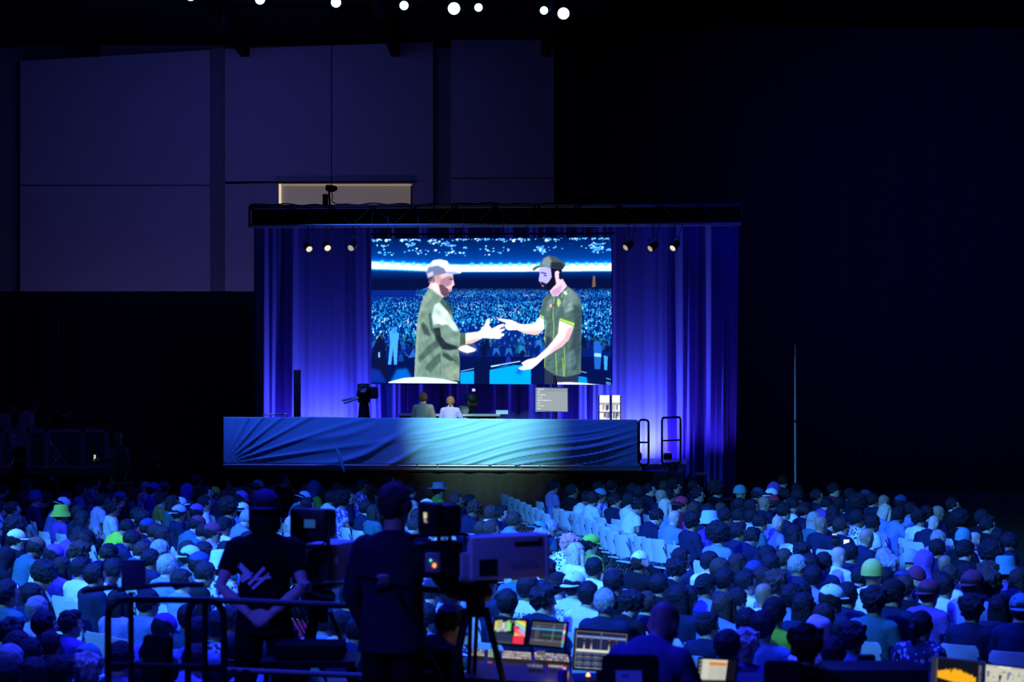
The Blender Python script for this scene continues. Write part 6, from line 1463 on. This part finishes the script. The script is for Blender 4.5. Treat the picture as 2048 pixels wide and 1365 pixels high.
# =================================================================== moving head lamps high over the crowd
def mover(px, py, d, rad, m, label, sc=1.):
    c = P(px, py, d); t = thing('hanging_stage_light', label, 'stage light', c, 0, 'moving head lamps over the crowd'); t.scale = (sc,) * 3
    aim = (V((0, 0, EYE)) - c).normalized(); q = aim.to_track_quat('Z', 'Y').to_matrix().to_4x4()
    bm = B(); lathe(bm, [(rad * .5, -.30), (rad * .95, -.26), (rad * 1.12, -.1), (rad * 1.15, .0), (rad * 1.02, .0), (rad * 1.0, -.02)], 20, q); obj('lamp_head', bm, BLK, t)
    bm = B(); lathe(bm, [(rad * .25, .012), (rad * .8, .004), (rad, -.01)], 24, q); obj('lens', bm, m, t)
    sx = rad * 1.25
    bm = B(); pipe(bm, bend([(-sx, .1, 0), (-sx, .1, .28), (sx, .1, .28), (sx, .1, 0)], .05), .03, 8); obj('yoke', bm, BLK, t)
    bm = B(); box(bm, (0, .1, .38), (.34, .24, .16), bev=.02); tube(bm, (0, .1, .4), (0, .1, .7), .03); obj('base', bm, BLK, t)
CY = em('beam_cyan', (.35, .90, 1.0), 6.); WB = em('beam_white', (.75, .92, 1.0), 6.)
DL = [(520, -1, 31, .075), (672, 5, 32.5, .08), (808, 11, 34, .075), (908, 17, 35, .105), (957, 15, 36, .072), (1088, 21, 37.5, .075), (1127, 27, 38, .11), (381, -8, 29.5, .07)]
NAMES = ['second from the left of the lit lamps at the ceiling', 'third from the left of the lit lamps at the ceiling', 'cyan lamp left of the larger round white lamp', 'larger round white lamp left of centre at the ceiling', 'cyan lamp just right of the larger round lamp', 'cyan lamp just left of the rightmost round lamp', 'rightmost large round lamp at the ceiling', 'lamp cut by the top edge, leftmost of the lit lamps']
for (px, py, d, r_), n in zip(DL, NAMES): mover(px, py, d, r_, WB if r_ > .1 else CY, n)
lt = thing('lighting_truss', 'dark lighting truss carrying the moving lamps under the ceiling', 'truss')
for off in (-.2, .2):
    for dz in (.62, 1.0):
        a, b_ = P(330, -14, 29), P(1180, 27, 38.7); bm = B(); tube(bm, a + V((off, 0, dz + .05)), b_ + V((off, 0, dz + .05)), .03); obj('chord', bm, BLKM, lt)
bm = B()
for k in range(24):
    a = P(330, -14, 29).lerp(P(1180, 27, 38.7), k / 24); b_ = P(330, -14, 29).lerp(P(1180, 27, 38.7), (k + 1) / 24)
    tube(bm, a + V((-.2, 0, .67)), b_ + V((-.2, 0, 1.05)), .012, 6); tube(bm, a + V((.2, 0, 1.05)), b_ + V((.2, 0, .67)), .012, 6)
obj('lattice', bm, BLKM, lt)
# =================================================================== light
def light(kind, name, loc, tgt, col, W, size=.3, spot=None, blend=.5):
    l = bpy.data.lights.new(name, kind); l.color = col; l.energy = W
    if kind == 'SPOT': l.spot_size = math.radians(spot); l.spot_blend = blend; l.shadow_soft_size = size
    elif kind == 'AREA': l.size = size
    else: l.shadow_soft_size = size
    o = bpy.data.objects.new(name, l); C.objects.link(o); o.location = loc
    if tgt is not None: o.rotation_euler = (V(tgt) - V(loc)).to_track_quat('-Z', 'Y').to_euler()
    return o
BLUE = (.015, .035, 1.); AQ = (.06, .38, 1.)
# blue wash rig over the crowd, hung from the left and from behind
light('SPOT', 'crowd_wash', (-13, 12, 12.2), (-2.8, 26.5, 1), AQ, 27000, .5, 42, .9)
light('SPOT', 'crowd_wash', (-6, 9, 12.6), (2.2, 25.5, 1), AQ, 27000, .5, 42, .9)
light('SPOT', 'crowd_wash', (-15, 22, 12.2), (-6.5, 29, 1), AQ, 8500, .5, 40, .9)
light('AREA', 'blue_fill', (-2, 23, 13.0), (-1, 24, 0), BLUE, 7500, 12).data.spread = math.radians(105)
light('SPOT', 'riser_fill', (-7, 4, 9), (0.5, 12.5, 2), (.05, .07, 1.), 3400, .6, 60, .8)
# stage
sx = S(960, 860)
light('SPOT', 'banner_key', (-3.5, 30, 12), (sx.x + .1, sx.y, sx.z + .25), (.44, 1., .85), 36000, .15, 12, 1.)
light('SPOT', 'stage_front', (1.5, 30, 12.5), (K(900, 812).x, K(900, 812).y, K(900, 800).z), (1., .93, .9), 26000, .1, 3.6, .6)
light('SPOT', 'banner_blue', (-6.5, 43.5, 12.9), (S(860, 880).x - .4, 48, 1.5), (.05, .14, 1.), 7000, .15, 56, .5)
def up(px, z, W, off=.75, size=.08, col=(.115, .045, 1.), aimy=.6):
    p = onplane(px, 900, DC - off); return light('SPOT', 'curtain_wash', (p.x, p.y, zt + z), (p.x, p.y + aimy, zt + .8), col, W, size, 155, .8)
up(645, .18, 430); up(720, .18, 150); up(560, .18, 110); up(1275, .18, 540); up(1335, .18, 150)
for px, W in ((645, 200), (1275, 260)): up(px, .2, W, col=(.35, .6, 1.))
for px, W in ((820, 25), (960, 18), (1090, 25), (1180, 70)): up(px, .18, W)
light('SPOT', 'curtain_side_wash', (onplane(1440, 900, DC - 1.8).x, DC - 1.6, 1.0), (onplane(1450, 800, DC).x, DC, 4), (.15, .06, 1.), 130, .1, 100, .9)
light('SPOT', 'curtain_top_wash', (onplane(980, 0, DC - 2.2).x, DC - 2.6, 8.6), (onplane(980, 0, DC).x, DC + .2, 4), (.10, .05, 1.), 14, .3, 150, .9)
# dim spill on the grey wall, the lit opening, the drape under the stage
light('AREA', 'wall_spill', (-8, 54, 12.7), (-8.5, 60, 8), (.11, .14, 1.), 125, 6)
wl = light('AREA', 'wall_low_fill', (-7, 57.5, 1.6), (-7, 60, 5.5), (.30, .22, 1.), 110, 14); wl.data.shape = 'RECTANGLE'; wl.data.size_y = .5  # unseen lamp added behind the low drape to brighten the lower wall
a_, b_ = P(556, 366, WD), P(824, 409, WD)
0 and light('AREA', 'opening_glow', ((a_.x + b_.x) / 2, WD - 1.2, (a_.z + b_.z) / 2 - 1.1), ((a_.x + b_.x) / 2 + .3, WD + .2, (a_.z + b_.z) / 2 - .1), (1., .78, .5), 30, .8)
light('SPOT', 'understage_glow', (S(960, 0).x, 44, 2.6), (S(950, 0).x, 48.1, .6), (1., .50, .26), 75, .3, 70, 1.)
light('AREA', 'right_drape_spill', (8, 40, 12.5), (13, 57, 7), (.02, .02, 1.), 230, 4).data.spread = math.radians(70)
light('SPOT', 'gallery_spill', (-9, 36, 11), (-12, 50, 2), (.10, .10, 1.), 900, .5, 30, .8)
# desk lamps
light('POINT', 'desk_lamp_glow', (P(1176, 0, 11.95).x, 11.93, TZ + .10), None, (1, .55, .2), .5, .02)
light('POINT', 'desk_lamp_glow', (P(1100, 0, 11.95).x, 11.95, TZ + .16), None, (1, .6, .3), .25, .02)
light('POINT', 'desk_screen_glow', (P(960, 0, 12.65).x, 12.45, TZ + .45), None, (1, .75, .6), .25, .15)
# =================================================================== camera
w = bpy.data.worlds.new('hall_air'); bpy.context.scene.world = w; w.use_nodes = True
w.node_tree.nodes['Background'].inputs['Color'].default_value = (.0006, .0008, .006, 1); w.node_tree.nodes['Background'].inputs['Strength'].default_value = 1.
cam = bpy.data.cameras.new('camera'); co = bpy.data.objects.new('camera', cam); C.objects.link(co)
co.location = (0, 0, EYE); co.rotation_euler = (PI / 2, 0, 0)
cam.sensor_width = 36; cam.lens = 36 * F / 2048; cam.shift_y = (HZ - 682.5) / 2048; cam.clip_end = 200
cam.dof.use_dof = True; cam.dof.focus_distance = 46; cam.dof.aperture_fstop = 3.4
sc = bpy.context.scene; sc.camera = co
vs = sc.view_settings; vs.view_transform = 'Standard'; vs.look = 'None'; vs.gamma = 1; vs.exposure = 0; vs.use_curve_mapping = False
sc.cycles.use_light_tree = True; sc.cycles.max_bounces = 4; sc.cycles.diffuse_bounces = 2
